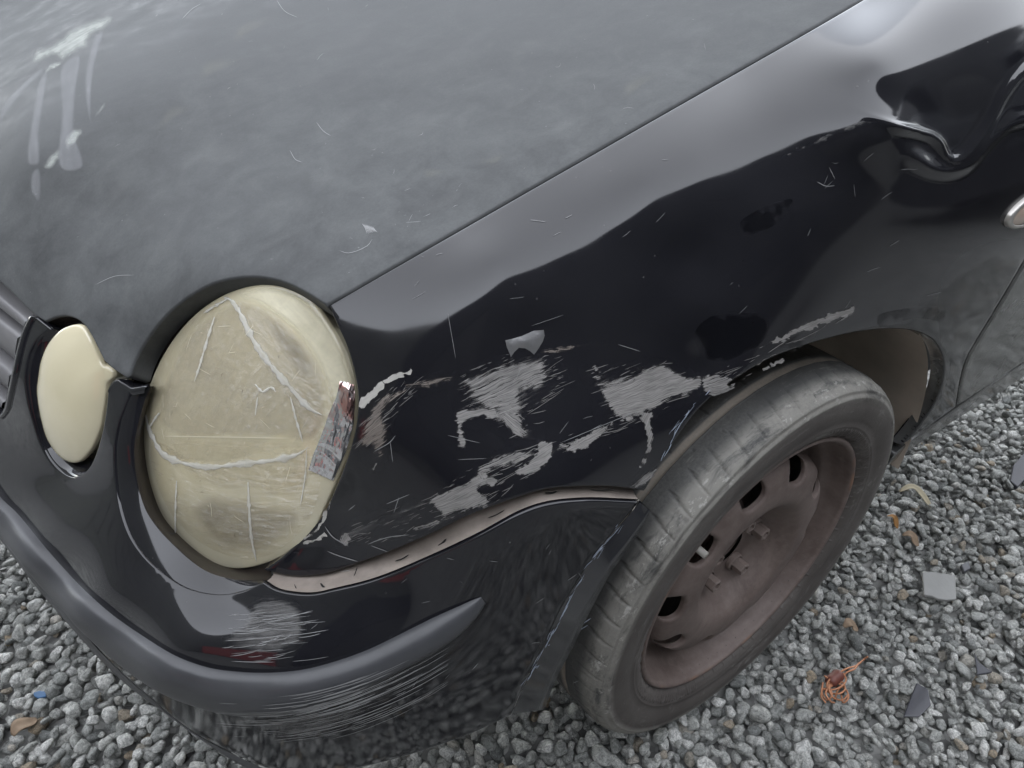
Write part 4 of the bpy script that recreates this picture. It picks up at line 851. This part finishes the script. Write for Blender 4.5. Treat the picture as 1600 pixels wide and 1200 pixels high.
# fine parallel streaks that run on between the bared patches
g = np.random.default_rng(77); R = []
M['streak'] = m_plain('primer_streak', (.20, .19, .182), .6, .35, 300, .2)
for zone, n, an in ((c2((500, 330), (700, 240), (900, 260), (930, 360), (830, 460), (830, 590), (700, 560), (560, 450)), 70, -24), (c2((980, 300), (1280, 265), (1450, 345), (1260, 480), (1060, 560), (900, 630), (900, 560), (1050, 500), (1050, 400)), 80, -21), (c2((60, 970), (80, 900), (420, 770), (620, 640), (880, 570), (880, 640), (660, 790), (360, 930)), 120, -23), (c2((140, 600), (170, 460), (260, 370), (420, 330), (330, 420), (260, 520), (240, 640)), 50, -42), ([(1090, 600), (1190, 540), (1340, 475), (1345, 490), (1240, 540), (1130, 615)], 40, -25)):
    z = np.array(zone, float); k = 0
    while k < n:
        q = np.array([[g.uniform(z[:, 0].min(), z[:, 0].max()), g.uniform(z[:, 1].min(), z[:, 1].max())]])
        if not inside(q, z)[0]: continue
        k += 1; L = g.lognormal(2.7, .55); a = rad(an+g.normal(0, 6)); u, v = q[0]; b = g.normal(0, .6)
        R.append(ribbon(FEND, [(u-L*.5*math.cos(a), v-L*.5*math.sin(a)), (u, v+b), (u+L*.5*math.cos(a), v+L*.5*math.sin(a))], g.uniform(.3, 1.0), off=.00045, step=5))
V, F = join(R); tag(mesh('paint_streaks', V, F, M['streak'], fender, smooth=False), kind='stuff')
# long scratches
g = np.random.default_rng(21); R = []
def scr(sk, out, *p, w=1.2, **k): out.append(ribbon(sk, p, w, **k))
for p, w in (([(508, 822), (520, 838), (545, 853)], 1.6), ([(512, 861), (530, 868), (560, 877)], 1.5), ([(575, 850), (590, 844), (612, 838), (640, 835)], 1.2), ([(580, 852), (607, 862)], 1.0), ([(604, 787), (640, 772)], 1.2), ([(616, 800), (624, 776)], 1.0), ([(545, 797), (556, 788)], 1.2), ([(585, 705), (610, 690), (618, 680)], 1.2), ([(610, 690), (614, 722)], .9), ([(700, 490), (712, 560)], .6), ([(965, 538), (1000, 549)], .8), ([(715, 718), (760, 716)], .7), ([(700, 680), (750, 692)], .7), ([(1275, 284), (1290, 291), (1303, 290)], .9), ([(1293, 262), (1303, 280)], .7), ([(830, 509), (880, 492)], .6), ([(875, 692), (1000, 640)], .7)): scr(FEND, R, *p, w=w)
for i in range(46):
    u, v = g.uniform(620, 1560), g.uniform(250, 760)
    if v > 480+.1*(1500-u) and u > 1000: continue
    L = g.uniform(4, 26); a = rad(g.normal(-25, 25)); scr(FEND, R, (u, v), (u+L*math.cos(a)*.5, v+L*math.sin(a)*.5+g.uniform(-1, 1)), (u+L*math.cos(a), v+L*math.sin(a)), w=g.uniform(.35, .7))
V, F = join(R); tag(mesh('scratches', V, F, M['line'], fender, smooth=False), kind='stuff')
R = []   # bluish rubbed line along the bumper and fender edge
for (x0, y0), (x1, y1), n in (((990, 792), (921, 880), 16), ((918, 886), (822, 1062), 30), ((1065, 655), (1035, 715), 7), ((1120, 590), (1060, 660), 7)):
    for i in range(n):
        t = g.uniform(0, 1); u = x0+(x1-x0)*t+g.normal(0, 1.8); v = y0+(y1-y0)*t+g.normal(0, 1.2); L = g.uniform(6, 34)
        d = np.array([x1-x0, y1-y0], float); d /= np.linalg.norm(d); d += g.normal(0, .07, 2)
        scr(BUMP if x0 < 1000 else FEND, R, (u, v), (u+d[0]*L*.5+g.normal(0, .7), v+d[1]*L*.5), (u+d[0]*L, v+d[1]*L), w=g.uniform(.35, 1.1))
for i in range(40):
    t = g.uniform(0, 1); u = 908-85*t+g.uniform(-6, 25); v = 915+145*t+g.uniform(-5, 15); L = g.uniform(10, 34); a = rad(g.normal(-30, 6)); scr(BUMP, R, (u, v), (u+L*math.cos(a), v+L*math.sin(a)), w=g.uniform(.4, 1.0))
V, F = join(R); tag(mesh('rub_scratches', V, F, M['blue_line'], bumper, smooth=False), kind='stuff')
R = []   # sweeping scratches on the bumper corner, following its curve
def arcs(u, sh): return 1050+sh-((u-400)/300.)**2*95*(1 if u > 400 else .7)
for i in range(85):
    u0 = g.uniform(340, 640); sh = g.choice([g.uniform(60, 120), g.uniform(95, 112), g.uniform(20, 60), g.uniform(70, 90)]); L = g.uniform(15, 150)
    p = [(u, arcs(u, sh)+g.normal(0, .4)) for u in np.linspace(u0, min(u0+L, 700), 6)]
    scr(BUMP, R, *p, w=g.uniform(.25, .95), off=.0006 if sh > 62 else .0148)
for i in range(45):
    u0 = g.uniform(345, 470); v0 = g.uniform(955, 1035); L = g.uniform(8, 70); a = rad(g.normal(-8, 5))
    scr(BUMP, R, (u0, v0), (u0+L*.5*math.cos(a), v0+L*.5*math.sin(a)+1), (u0+L*math.cos(a), v0+L*math.sin(a)), w=g.uniform(.4, 1.1))
for i in range(40):
    u, v = g.uniform(420, 930), g.uniform(820, 1080); L = g.uniform(3, 18); a = rad(g.normal(-15, 30)); scr(BUMP, R, (u, v), (u+L*math.cos(a), v+L*math.sin(a)), w=g.uniform(.4, .8))
V, F = join(R); tag(mesh('corner_scratches', V, F, M['line'], bumper, smooth=False), kind='stuff')
decal('scuff', M['scuff'], BUMP, [(345, 1000), (370, 975), (400, 935), (440, 930), (470, 945), (480, 975), (470, 1010), (430, 1025), (380, 1020)], bumper, ang=-8, soft=14)
decal('scuff', M['scuff'], BUMP, [(380, 1120), (440, 1112), (520, 1098), (590, 1072), (620, 1075), (580, 1110), (520, 1150), (470, 1160), (420, 1150)], bumper, ang=-14, soft=18)
R = []
for i in range(38):
    u0 = g.uniform(430, 560); t = g.uniform(.25, .98); v0 = arcs(u0, 8+52*t); L = g.uniform(15, 110)
    scr(BUMP, R, *[(u, arcs(u, 8+52*t)-(u-u0)*.02) for u in np.linspace(u0, u0+L, 5)], w=g.uniform(.4, 1.2), off=.0152)
V, F = join(R); tag(mesh('strip_scratches', V, F, M['line'], bumper, smooth=False), kind='stuff')
# ---- marks on the bonnet
def hd(name, mat, pts, ang, **k):
    if mat == 'chalk': pts = rag(pts, 1.1); k['smooth_outline'] = False
    return decal(name, M[mat], HOOD, pts, hood, ang=ang, **k)
hd('chalk_smear', 'chalk', c4((186, 385), (196, 350), (238, 300), (330, 262), (420, 188), (530, 132), (640, 94), (712, 94), (724, 122), (682, 170), (640, 205), (585, 225), (562, 300), (500, 325), (430, 372), (392, 395), (330, 360), (250, 400), (215, 405)), -32, soft=14, step=3)
hd('chalk_smear', 'chalk', c4((265, 470), (290, 420), (330, 390), (392, 388), (380, 415), (320, 450), (290, 465)), -30, soft=7, step=3)
for q, a in (([(64, 118), (76, 108), (72, 150), (64, 205), (62, 258), (44, 258), (50, 180)], 95), ([(97, 102), (126, 86), (120, 150), (118, 205), (132, 262), (108, 270), (92, 262), (95, 180)], 92), ([(150, 52), (163, 48), (150, 105), (144, 180), (148, 218), (138, 185), (131, 130), (139, 80)], 94), ([(0, 172), (40, 125), (66, 106), (70, 112), (42, 140), (0, 192)], -40), ([(50, 268), (62, 262), (66, 290), (62, 318), (48, 300)], 95), ([(44, 90), (75, 60), (92, 42), (90, 50), (60, 80)], -40)): hd('dried_drip', 'drip', q, a, soft=8, step=3)
for q in ([(100, 224), (108, 208), (125, 199), (131, 202), (122, 220), (108, 234)], [(69, 258), (84, 236), (95, 231), (96, 245), (82, 263), (72, 266)], [(144, 186), (158, 166), (167, 160), (162, 174), (150, 184)]): hd('chalk_smear', 'chalk', q, -40, soft=9, step=3)
for (u, v, ru, rv, a, m) in ((340, 105, 40, 14, -20, 'dustb'), (270, 180, 34, 12, -35, 'dustb'), (390, 45, 40, 12, -30, 'dustb'), (470, 130, 55, 14, -20, 'dust'), (360, 235, 60, 20, -25, 'dust'), (300, 250, 70, 16, -35, 'dust'), (500, 275, 60, 25, -10, 'dust'), (640, 205, 70, 20, -25, 'dust'), (230, 345, 30, 10, 60, 'dust'), (420, 330, 60, 16, -35, 'dust'), (440, 375, 70, 12, -25, 'dust'), (700, 310, 60, 14, -28, 'dust'), (770, 250, 24, 8, -20, 'dustb'), (680, 270, 26, 8, -10, 'dustb'), (850, 60, 60, 18, -30, 'dust'), (1000, 130, 40, 12, -30, 'dustb'), (900, 190, 50, 12, -30, 'dust'), (700, 90, 90, 26, -30, 'dust'), (550, 60, 70, 20, -30, 'dust'), (820, 150, 60, 12, -40, 'dust'), (1100, 60, 40, 10, -50, 'dust'), (525, 352, 44, 30, 10, 'dust'), (575, 362, 16, 12, 0, 'dust'), (180, 300, 46, 18, -60, 'dust'), (250, 400, 60, 18, -50, 'dust')):
    t = np.linspace(0, 2*np.pi, 14, endpoint=False); ar = rad(a); rr = 1+.25*np.sin(3*t+u)
    hd('dust_patch', m, [(u+ru*r_*math.cos(x)*math.cos(ar)-rv*r_*math.sin(x)*math.sin(ar), v+ru*r_*math.cos(x)*math.sin(ar)+rv*r_*math.sin(x)*math.cos(ar)) for x, r_ in zip(t, rr)], a, soft=rv*1.1, step=5)
R = []
for k in range(9):
    scr(HOOD, R, (566+k*2, 350+k*.6), (571+k*2, 357+k*.5), (574+k*2, 366-k*.3), w=.8)
for p in ([(432, 0), (445, 18), (465, 28)], [(495, 192), (505, 205), (517, 213)], [(453, 235), (462, 250), (472, 254)], [(150, 445), (180, 432), (210, 430)], [(285, 30), (300, 15), (315, 6)], [(530, 392), (545, 396), (575, 384), (582, 374)]): scr(HOOD, R, *p, w=.55)
for i in range(46):
    u, v = g.uniform(20, 1250), g.uniform(0, 430)
    if v > 470-(u-512)*.57-20 or (u < 150 and v > 380): continue
    L = g.uniform(2, 22)*g.uniform(.3, 1); a = rad(g.normal(-35, 28)); b = a+g.normal(0, .5); scr(HOOD, R, (u, v), (u+L*.5*math.cos(a), v+L*.5*math.sin(a)), (u+L*.5*math.cos(a)+L*.5*math.cos(b), v+L*.5*math.sin(a)+L*.5*math.sin(b)), w=g.uniform(.2, .45))
for i in range(60):
    u, v = g.uniform(20, 1250), g.uniform(0, 430)
    if v > 470-(u-512)*.57-20 or (u < 150 and v > 380): continue
    scr(HOOD, R, (u, v), (u+g.uniform(1, 2.5), v-g.uniform(0, 2)), w=g.uniform(.8, 1.8))
V, F = join(R); tag(mesh('fine_scratches', V, F, m_plain('hood_scratch', (.33, .33, .33), .7, .2, 100, .1), hood, smooth=False), kind='stuff')
# ---- tape and cracks on the big lamp
def m_tape():
    m = MT('clear_tape'); c = m.coord('UV'); e = m.n('ShaderNodeAttribute', {'attribute_name': 'edge'}).outputs['Fac']
    n1 = m.noise(c, 28, 4, .6, 1.2); n2 = m.noise(m.map(c, (40, 160, 1)), 1, 4, .6, 1.0); n3 = m.noise(c, 7, 3, .5)
    wr = m.math('MULTIPLY', m.ramp(n2, .60, .70), m.ramp(n3, .42, .6))
    g = m.n('ShaderNodeBsdfGlossy', None, Color=(.9, .9, .9), Roughness=.07, Normal=m.bump(m.math('ADD', n1, n2), 1.0, .006)).outputs[0]
    t = m.n('ShaderNodeBsdfTransparent', None, Color=(.98, .97, .95)).outputs[0]
    a = m.shmix(.10, t, g); return m.done(m.shmix(m.math('MULTIPLY', wr, .42), a, m.n('ShaderNodeBsdfDiffuse', None, Color=(.74, .70, .60)).outputs[0]))
M['tape'] = m_tape(); M['crease'] = m_scrape('white_crease', (.72, .71, .67), (.60, .575, .50), thr=.62, sharp=2.4, su=60, sv=160, edge=1.0, alpha=.72, rough=.3, fine=.7)
def m_tint(name, col, a, lo=.0, hi=1.0):
    m = MT(name); c = m.coord('UV'); e = m.n('ShaderNodeAttribute', {'attribute_name': 'edge'}).outputs['Fac']; n = m.noise(c, 26, 5, .65, .6); n2 = m.noise(m.map(c, (14, 90, 1)), 1, 5, .65, .4)
    f = m.math('MULTIPLY', m.ramp(e, lo, hi), m.math('MULTIPLY', m.ramp(n, .3, .62, .6, 1), m.ramp(n2, .3, .6, .75, 1))); f = m.math('MULTIPLY', f, a)
    return m.done(m.shmix(f, m.n('ShaderNodeBsdfTransparent').outputs[0], m.pb(col=col, rough=.22, coat=.5, coatr=.1, nor=m.bump(n2, .2, .001))))
M['haze1'] = m_tint('hazed_lens', (.50, .45, .35), .42, 0, .5); M['haze2'] = m_tint('dark_lens', (.30, .265, .20), .60, 0, .9); M['haze3'] = m_tint('pale_lens', (.66, .60, .43), .55, 0, .8)
M['foil'] = MT('foil_tape'); _m = M['foil']; _c = _m.coord('UV'); _n = _m.noise(_c, 24, 3, .5, 1.2); _n2 = _m.noise(_m.map(_c, (30, 110, 1)), 1, 2, .5)
M['foil'] = _m.done(_m.pb(col=_m.mix(_m.ramp(_n, .5, .62), (.80, .79, .79), (.62, .36, .33)), rough=.16, metal=.9, nor=_m.bump(_m.math('ADD', _n, _n2), 1.0, .006)))  # pinkish patches paint a red reflection into the foil colour
def ld(name, mat, pts, ang=0, off=.0006, **k): return decal(name, M[mat], LENS, pts, hl, off=off, ang=ang, **k)
ld('hazed_zone', 'haze1', [(262, 585), (290, 530), (330, 492), (362, 474), (400, 476), (440, 500), (475, 538), (498, 578), (508, 620), (505, 670), (478, 690), (440, 684), (360, 682), (280, 682), (250, 660), (252, 615)], 10, .0005, soft=16)
M['haze4'] = m_tint('cream_rim', (.90, .85, .66), .75, 0, .9)
ld('pale_rim', 'haze4', [(372, 458), (400, 449), (430, 449), (460, 458), (490, 478), (518, 512), (538, 550), (549, 590), (552, 612), (520, 640), (512, 618), (500, 578), (480, 542), (450, 509), (412, 481), (380, 468)], 40, .0009, soft=12)
ld('pale_zone', 'haze3', [(262, 684), (330, 684), (400, 684), (470, 690), (490, 730), (470, 770), (430, 775), (390, 762), (350, 765), (300, 750), (270, 720)], 5, .0008, soft=18)
ld('dark_zone', 'haze2', [(300, 790), (330, 772), (375, 776), (420, 786), (465, 800), (468, 815), (450, 838), (405, 862), (350, 862), (312, 835)], 5, .0008, soft=26)
ld('dark_zone', 'haze2', [(415, 495), (450, 515), (480, 550), (490, 590), (470, 590), (448, 560), (425, 530)], 60, .0008, soft=18)
for q, a in (([(240, 600), (275, 530), (330, 480), (372, 470), (380, 500), (420, 560), (480, 640), (500, 690), (440, 700), (330, 720), (260, 706), (235, 655)], -60), ([(240, 690), (330, 730), (430, 715), (490, 700), (500, 760), (470, 830), (400, 872), (320, 850), (262, 790)], 5), ([(372, 472), (440, 500), (500, 575), (530, 640), (500, 690), (450, 620), (400, 545)], 45)): ld('clear_tape', 'tape', q, a, .0012, soft=10)
CR = [([(352, 466), (362, 470), (379, 494), (397, 532), (424, 570), (454, 604), (484, 637), (504, 648)], 9.5), ([(230, 648), (234, 668), (242, 686), (259, 711), (285, 722), (330, 729), (375, 724), (431, 718), (468, 708), (482, 698)], 9.0), ([(337, 496), (326, 530), (316, 565), (306, 596)], 4.0), ([(278, 750), (276, 790), (276, 838)], 3.0), ([(389, 752), (391, 800), (395, 845), (402, 876)], 4.5), ([(236, 668), (247, 650), (252, 645)], 4), ([(455, 620), (465, 660), (474, 690)], 3.5), ([(400, 600), (412, 612), (425, 605), (432, 612)], 4), ([(404, 620), (400, 650)], 2.5), ([(357, 468), (342, 476), (320, 490)], 4), ([(480, 700), (478, 740), (470, 790)], 2.5)]
for pts, w in CR:
    c = spline(pts, 3); n = len(c); t = np.gradient(c, axis=0); t /= np.linalg.norm(t, axis=1)[:, None]; nn = np.stack([-t[:, 1], t[:, 0]], 1); s_ = np.linspace(0, 1, n); ww = w*np.minimum(1, np.minimum(s_, 1-s_)*5+.25)*1.25*(1+.3*np.sin(s_*31)+.2*np.sin(s_*67+1)+.15*np.sin(s_*113))
    V, F = loft([LENS.P(c+nn*(ww*k*.5)[:, None], .0012+.0007*(1-abs(k))) for k in (-1, -.6, -.2, .2, .6, 1)]); V_ = np.array(V); L = np.r_[0, np.cumsum(np.linalg.norm(np.diff(LENS.P(c), axis=0), axis=1))]
    mesh('tape_crease', V, F, M['crease'], hl, attrs={'edge': np.concatenate([np.full(n, 1-abs(k)) for k in (-1, -.6, -.2, .2, .6, 1)])}, uv=np.stack([np.tile(L, 6), np.repeat(np.array([-1, -.6, -.2, .2, .6, 1])*w*.0004, n)], 1))
ld('foil_tape', 'foil', [(532, 595), (543, 597), (555, 601), (556, 625), (553, 662), (542, 703), (530, 730), (521, 750), (503, 742), (483, 733), (490, 710), (499, 689), (507, 668), (514, 647), (520, 634), (526, 620)], 105, .0016, soft=8, bow=.0012, smooth_outline=False)
R = []
for i in range(34):
    a = g.uniform(0, 6.28); r = math.sqrt(g.uniform(0, .8)); u = 385+150*r*math.cos(a); v = 665+205*r*math.sin(a); L = g.uniform(4, 26); b = rad(g.choice([-50, 20, 80])+g.normal(0, 18)); scr(LENS, R, (u, v), (u+L*.5*math.cos(b)+g.normal(0, .4), v+L*.5*math.sin(b)+g.normal(0, .4)), (u+L*math.cos(b), v+L*math.sin(b)), w=g.uniform(.25, .55), off=.0018)
scr(LENS, R, (259, 681), (330, 682), (400, 683), (452, 684), w=1.2, off=.0016)
V, F = join(R); tag(mesh('lens_scratches', V, F, m_plain('lens_scratch', (.68, .635, .50), .4, .2), hl, smooth=False), kind='stuff')
R = []
for i in range(9):
    a = g.uniform(0, 6.28); r = math.sqrt(g.uniform(0, .7)); u = 385+140*r*math.cos(a); v = 680+190*r*math.sin(a); L = g.uniform(3, 9); b = g.uniform(0, 6.28); scr(LENS, R, (u, v), (u+L*.5*math.cos(b)+g.normal(0, 1.5), v+L*.5*math.sin(b)), (u+L*math.cos(b), v+L*math.sin(b)), w=g.uniform(.6, 1.2), off=.0024)
V, F = join(R); tag(mesh('lens_cracks', V, F, m_plain('crack_dark', (.10, .08, .055), .6, .2), hl, smooth=False), kind='stuff')
# grime lines in the open bumper gap
R = []
for u, v, L, a in ((494, 914, 14, 40), (548, 905, 15, -70), (612, 884, 24, -24), (680, 862, 18, -40), (762, 818, 30, -24), (856, 778, 22, -8), (930, 772, 40, 0), (452, 914, 10, 60)):
    b = rad(a); q0 = np.array([u, v], float); q1 = q0+L*np.array([math.cos(b), math.sin(b)])
    c_ = spline([q0, (q0+q1)/2+[0, 1.5], q1], 3); n_ = len(c_); w_ = g.uniform(.6, 1.8)*np.minimum(1, np.minimum(np.linspace(0, 1, n_), np.linspace(1, 0, n_))*5+.2); d_ = np.array([-math.sin(b), math.cos(b)])
    R.append(loft([BUMP.P(c_-d_*w_[:, None], -.0085), BUMP.P(c_+d_*w_[:, None], -.0085)]))
V, F = join(R); tag(mesh('grime_lines', V, F, M['black'], bumper, smooth=False), kind='stuff')
# ---- side repeater on the fender
rc = at(1614, 322, y=-.808); ra = np.array([1., -.0, .06]); ra /= np.linalg.norm(ra); rn = FEND.N([(1600, 330)])[0]; ra -= rn*(ra@rn); ra /= np.linalg.norm(ra); rb = np.cross(rn, ra)
rc = FEND.P([(1614, 322)])[0]; rq = rays([(1567, 352)])[0]; tt = (rc-CAM)@rn/(rq@rn); lft = CAM+rq*tt; hlf = abs((lft-rc)@ra)
th = np.linspace(0, 2*np.pi, 48, endpoint=False); cv = []
for f, o in ((1.0, -.002), (1.0, .003), (.96, .0055), (.89, .006), (.86, .0045)):
    cv.append(rc+ra*(hlf*f*np.cos(th))[:, None]+rb*(.0205*(f-.0 if f > .95 else f-.06)*np.sin(th))[:, None]+rn*o)
V, F = loft(cv, True); sr = mesh('side_repeater', V, F, m_plain('worn_chrome', (.46, .44, .41), .28, .2, 60, .1, metal=.6), car)
cv = [rc+ra*(hlf*f*.87*np.cos(th))[:, None]+rb*(.0205*.8*f*np.sin(th))[:, None]+rn*(.004+.005*(1-f*f)) for f in (1, .9, .7, .4, .02)]
V, F = loft(cv, True); mesh('repeater_lens', V, F, m_lens('amber_clear_lens', (.42, .31, .24), (.46, .38, .31), (.38, .28, .22)), sr)


# ------------------------------------------------------------------ litter on the gravel
def gp(u, v, z=.0): return at(u, v, z=z)
def chip(name, pts, z, th, mat, label, cat, tilt=(0, 0), bev=.0012, group=None):
    P = np.array([gp(u, v, z) for u, v in pts]); c = P.mean(0); P = P-c; P[:, 2] += P[:, 0]*tilt[0]+P[:, 1]*tilt[1]
    if np.cross(P[1]-P[0], P[2]-P[1])[2] < 0: P = P[::-1]
    n = len(P); V = np.vstack([P+[0, 0, th/2], P-[0, 0, th/2]]); F = [tuple(range(n)), tuple(range(2*n-1, n-1, -1))]+[(i, n+i, n+(i+1) % n, (i+1) % n) for i in range(n)]
    o = mesh(name, V, F, mat, smooth=False); o.location = c; b = o.modifiers.new('edge', 'BEVEL'); b.width = bev; b.segments = 2; tag(o, label, cat, 'dark plastic shards on the gravel' if name == 'plastic_shard' else None); return o
ms = m_plain('grey_slate', (.25, .25, .24), .75, .15, 30, .4, 120)
chip('flat_tile_piece', [(1440, 897), (1452, 896), (1491, 902), (1494, 937), (1480, 938), (1465, 936), (1456, 932), (1444, 930)], .027, .006, ms, 'flat square piece of grey tile lying on the gravel right of the wheel', 'tile piece', (.06, .05))
md = m_plain('dark_plastic', (.035, .036, .045), .3, .2, 60, .2, coat=.3)
chip('plastic_shard', [(1430, 1070), (1447, 1081), (1453, 1104), (1437, 1119), (1414, 1116), (1421, 1095)], .026, .004, md, 'larger dark broken plastic shard below the copper wire, near the photo edge', 'plastic shard', (.25, -.1))
chip('plastic_shard', [(1521, 1021), (1528, 1036), (1552, 1049), (1540, 1053), (1526, 1056)], .026, .004, md, 'smaller triangular dark plastic shard right of the larger shard', 'plastic shard', (-.1, .2))
chip('plastic_shard', [(1582, 730), (1600, 712), (1612, 740), (1592, 758), (1580, 750)], .018, .010, md, 'dark plastic lump at the right edge of the gravel by the sill', 'plastic shard', (.2, .1))
chip('plastic_shard', [(1500, 884), (1512, 880), (1516, 890), (1506, 895)], .022, .008, md, 'tiny dark plastic bit just above the grey tile piece', 'plastic shard', (.1, .1))
chip('blue_fragment', [(52, 1082), (62, 1080), (74, 1082), (73, 1090), (60, 1092), (53, 1088)], .016, .004, m_plain('blue_plastic', (.03, .09, .19), .4, .2), 'small blue plastic fragment among the gravel ahead of the bumper', 'plastic fragment', (.2, 0))
ml = m_plain('dry_leaf', (.21, .15, .10), .8, .3, 90, .4, 300); mp = m_plain('pale_leaf', (.34, .30, .21), .8, .2, 90, .4, 300); mo = m_plain('rust_leaf', (.24, .12, .035), .8, .3, 90, .4)
def leaf(name, line, w, z, mat, label, cat='leaf'):
    P = np.array([gp(u, v, z) for u, v in line]); P = resample(spline(P, .004), 14); c = P.mean(0); P -= c; s_ = np.linspace(0, 1, 14); t = np.gradient(P, axis=0); t /= np.linalg.norm(t, axis=1)[:, None]; nn = np.stack([-t[:, 1], t[:, 0], 0*s_], 1)
    ww = w*np.sin(np.pi*np.clip(s_*.9+.05, 0, 1))**.7; cv = [P+nn*(ww*k)[:, None]+np.stack([0*s_, 0*s_, .35*ww*abs(k)+.006*np.sin(s_*5)], 1) for k in (-1, -.5, 0, .5, 1)]
    V, F = loft(cv); o = mesh(name, V, F, mat); o.location = c; m = o.modifiers.new('thickness', 'SOLIDIFY'); m.thickness = .0008; tag(o, label, cat, 'dry leaves on the gravel')
leaf('dry_leaf', [(1405, 768), (1425, 764), (1442, 774), (1458, 790)], .007, .022, mp, 'pale curled leaf on the gravel just right of the tyre')
leaf('dry_leaf', [(1386, 806), (1398, 813), (1404, 822)], .005, .020, mo, 'small orange brown leaf scrap beside the pale curled leaf')
leaf('dry_leaf', [(1410, 836), (1425, 840), (1436, 850)], .008, .020, ml, 'brown leaf scrap lying above the grey tile piece')
leaf('dry_leaf', [(1318, 980), (1330, 976), (1342, 982)], .008, .020, ml, 'flat brown leaf right of the lower tyre, above the wire')
leaf('dry_leaf', [(20, 1150), (36, 1135), (55, 1120)], .012, .020, ml, 'long brown leaf strip on gravel ahead of the bumper')
# copper wire tangle
wz = .022; wc = gp(1303, 1062, wz); cw = empty('wire_coil', tuple(wc)); tag(cw, 'tangled copper wire with a red brown coil lying on the gravel', 'wire coil')
ax = gp(1318, 1048, wz)-gp(1290, 1072, wz); ax /= np.linalg.norm(ax); P = np.array([wc+ax*t+[0, 0, .004] for t in np.linspace(-.014, .014, 9)])-wc
V, F = tube(P, [.0060, .0088, .0094, .0084, .0090, .0082, .0094, .0086, .0060], 18); mesh('coil', V, F, m_plain('red_brown_coil', (.13, .040, .028), .5, .4, 120, .5, 400), cw)
mc = m_plain('copper_wire', (.42, .19, .10), .45, .25, 80, .1, metal=.3)
for i, pts in enumerate(([(1300, 1060), (1320, 1046), (1338, 1040), (1350, 1030), (1356, 1026)], [(1286, 1066), (1284, 1082), (1292, 1094), (1300, 1086), (1296, 1072), (1310, 1068), (1322, 1078), (1325, 1092), (1318, 1098), (1314, 1085)], [(1318, 1052), (1322, 1062), (1312, 1074), (1298, 1078), (1288, 1076), (1283, 1088), (1290, 1098)], [(1296, 1062), (1296, 1080), (1304, 1092), (1308, 1080), (1318, 1070)], [(1288, 1056), (1302, 1064), (1314, 1060), (1324, 1050), (1334, 1046), (1342, 1036)], [(1284, 1074), (1296, 1082), (1310, 1084), (1320, 1078), (1316, 1066), (1302, 1070), (1290, 1084), (1298, 1096), (1304, 1098)], [(1310, 1050), (1300, 1058), (1292, 1070), (1300, 1088), (1316, 1094), (1326, 1084)])):
    P = np.array([gp(u, v, wz+.006+.005*math.sin(i*2+k*1.7)) for k, (u, v) in enumerate(pts)])-wc; V, F = tube(spline(P, .003), .0013, 7); mesh('wire_strand', V, F, mc, cw)
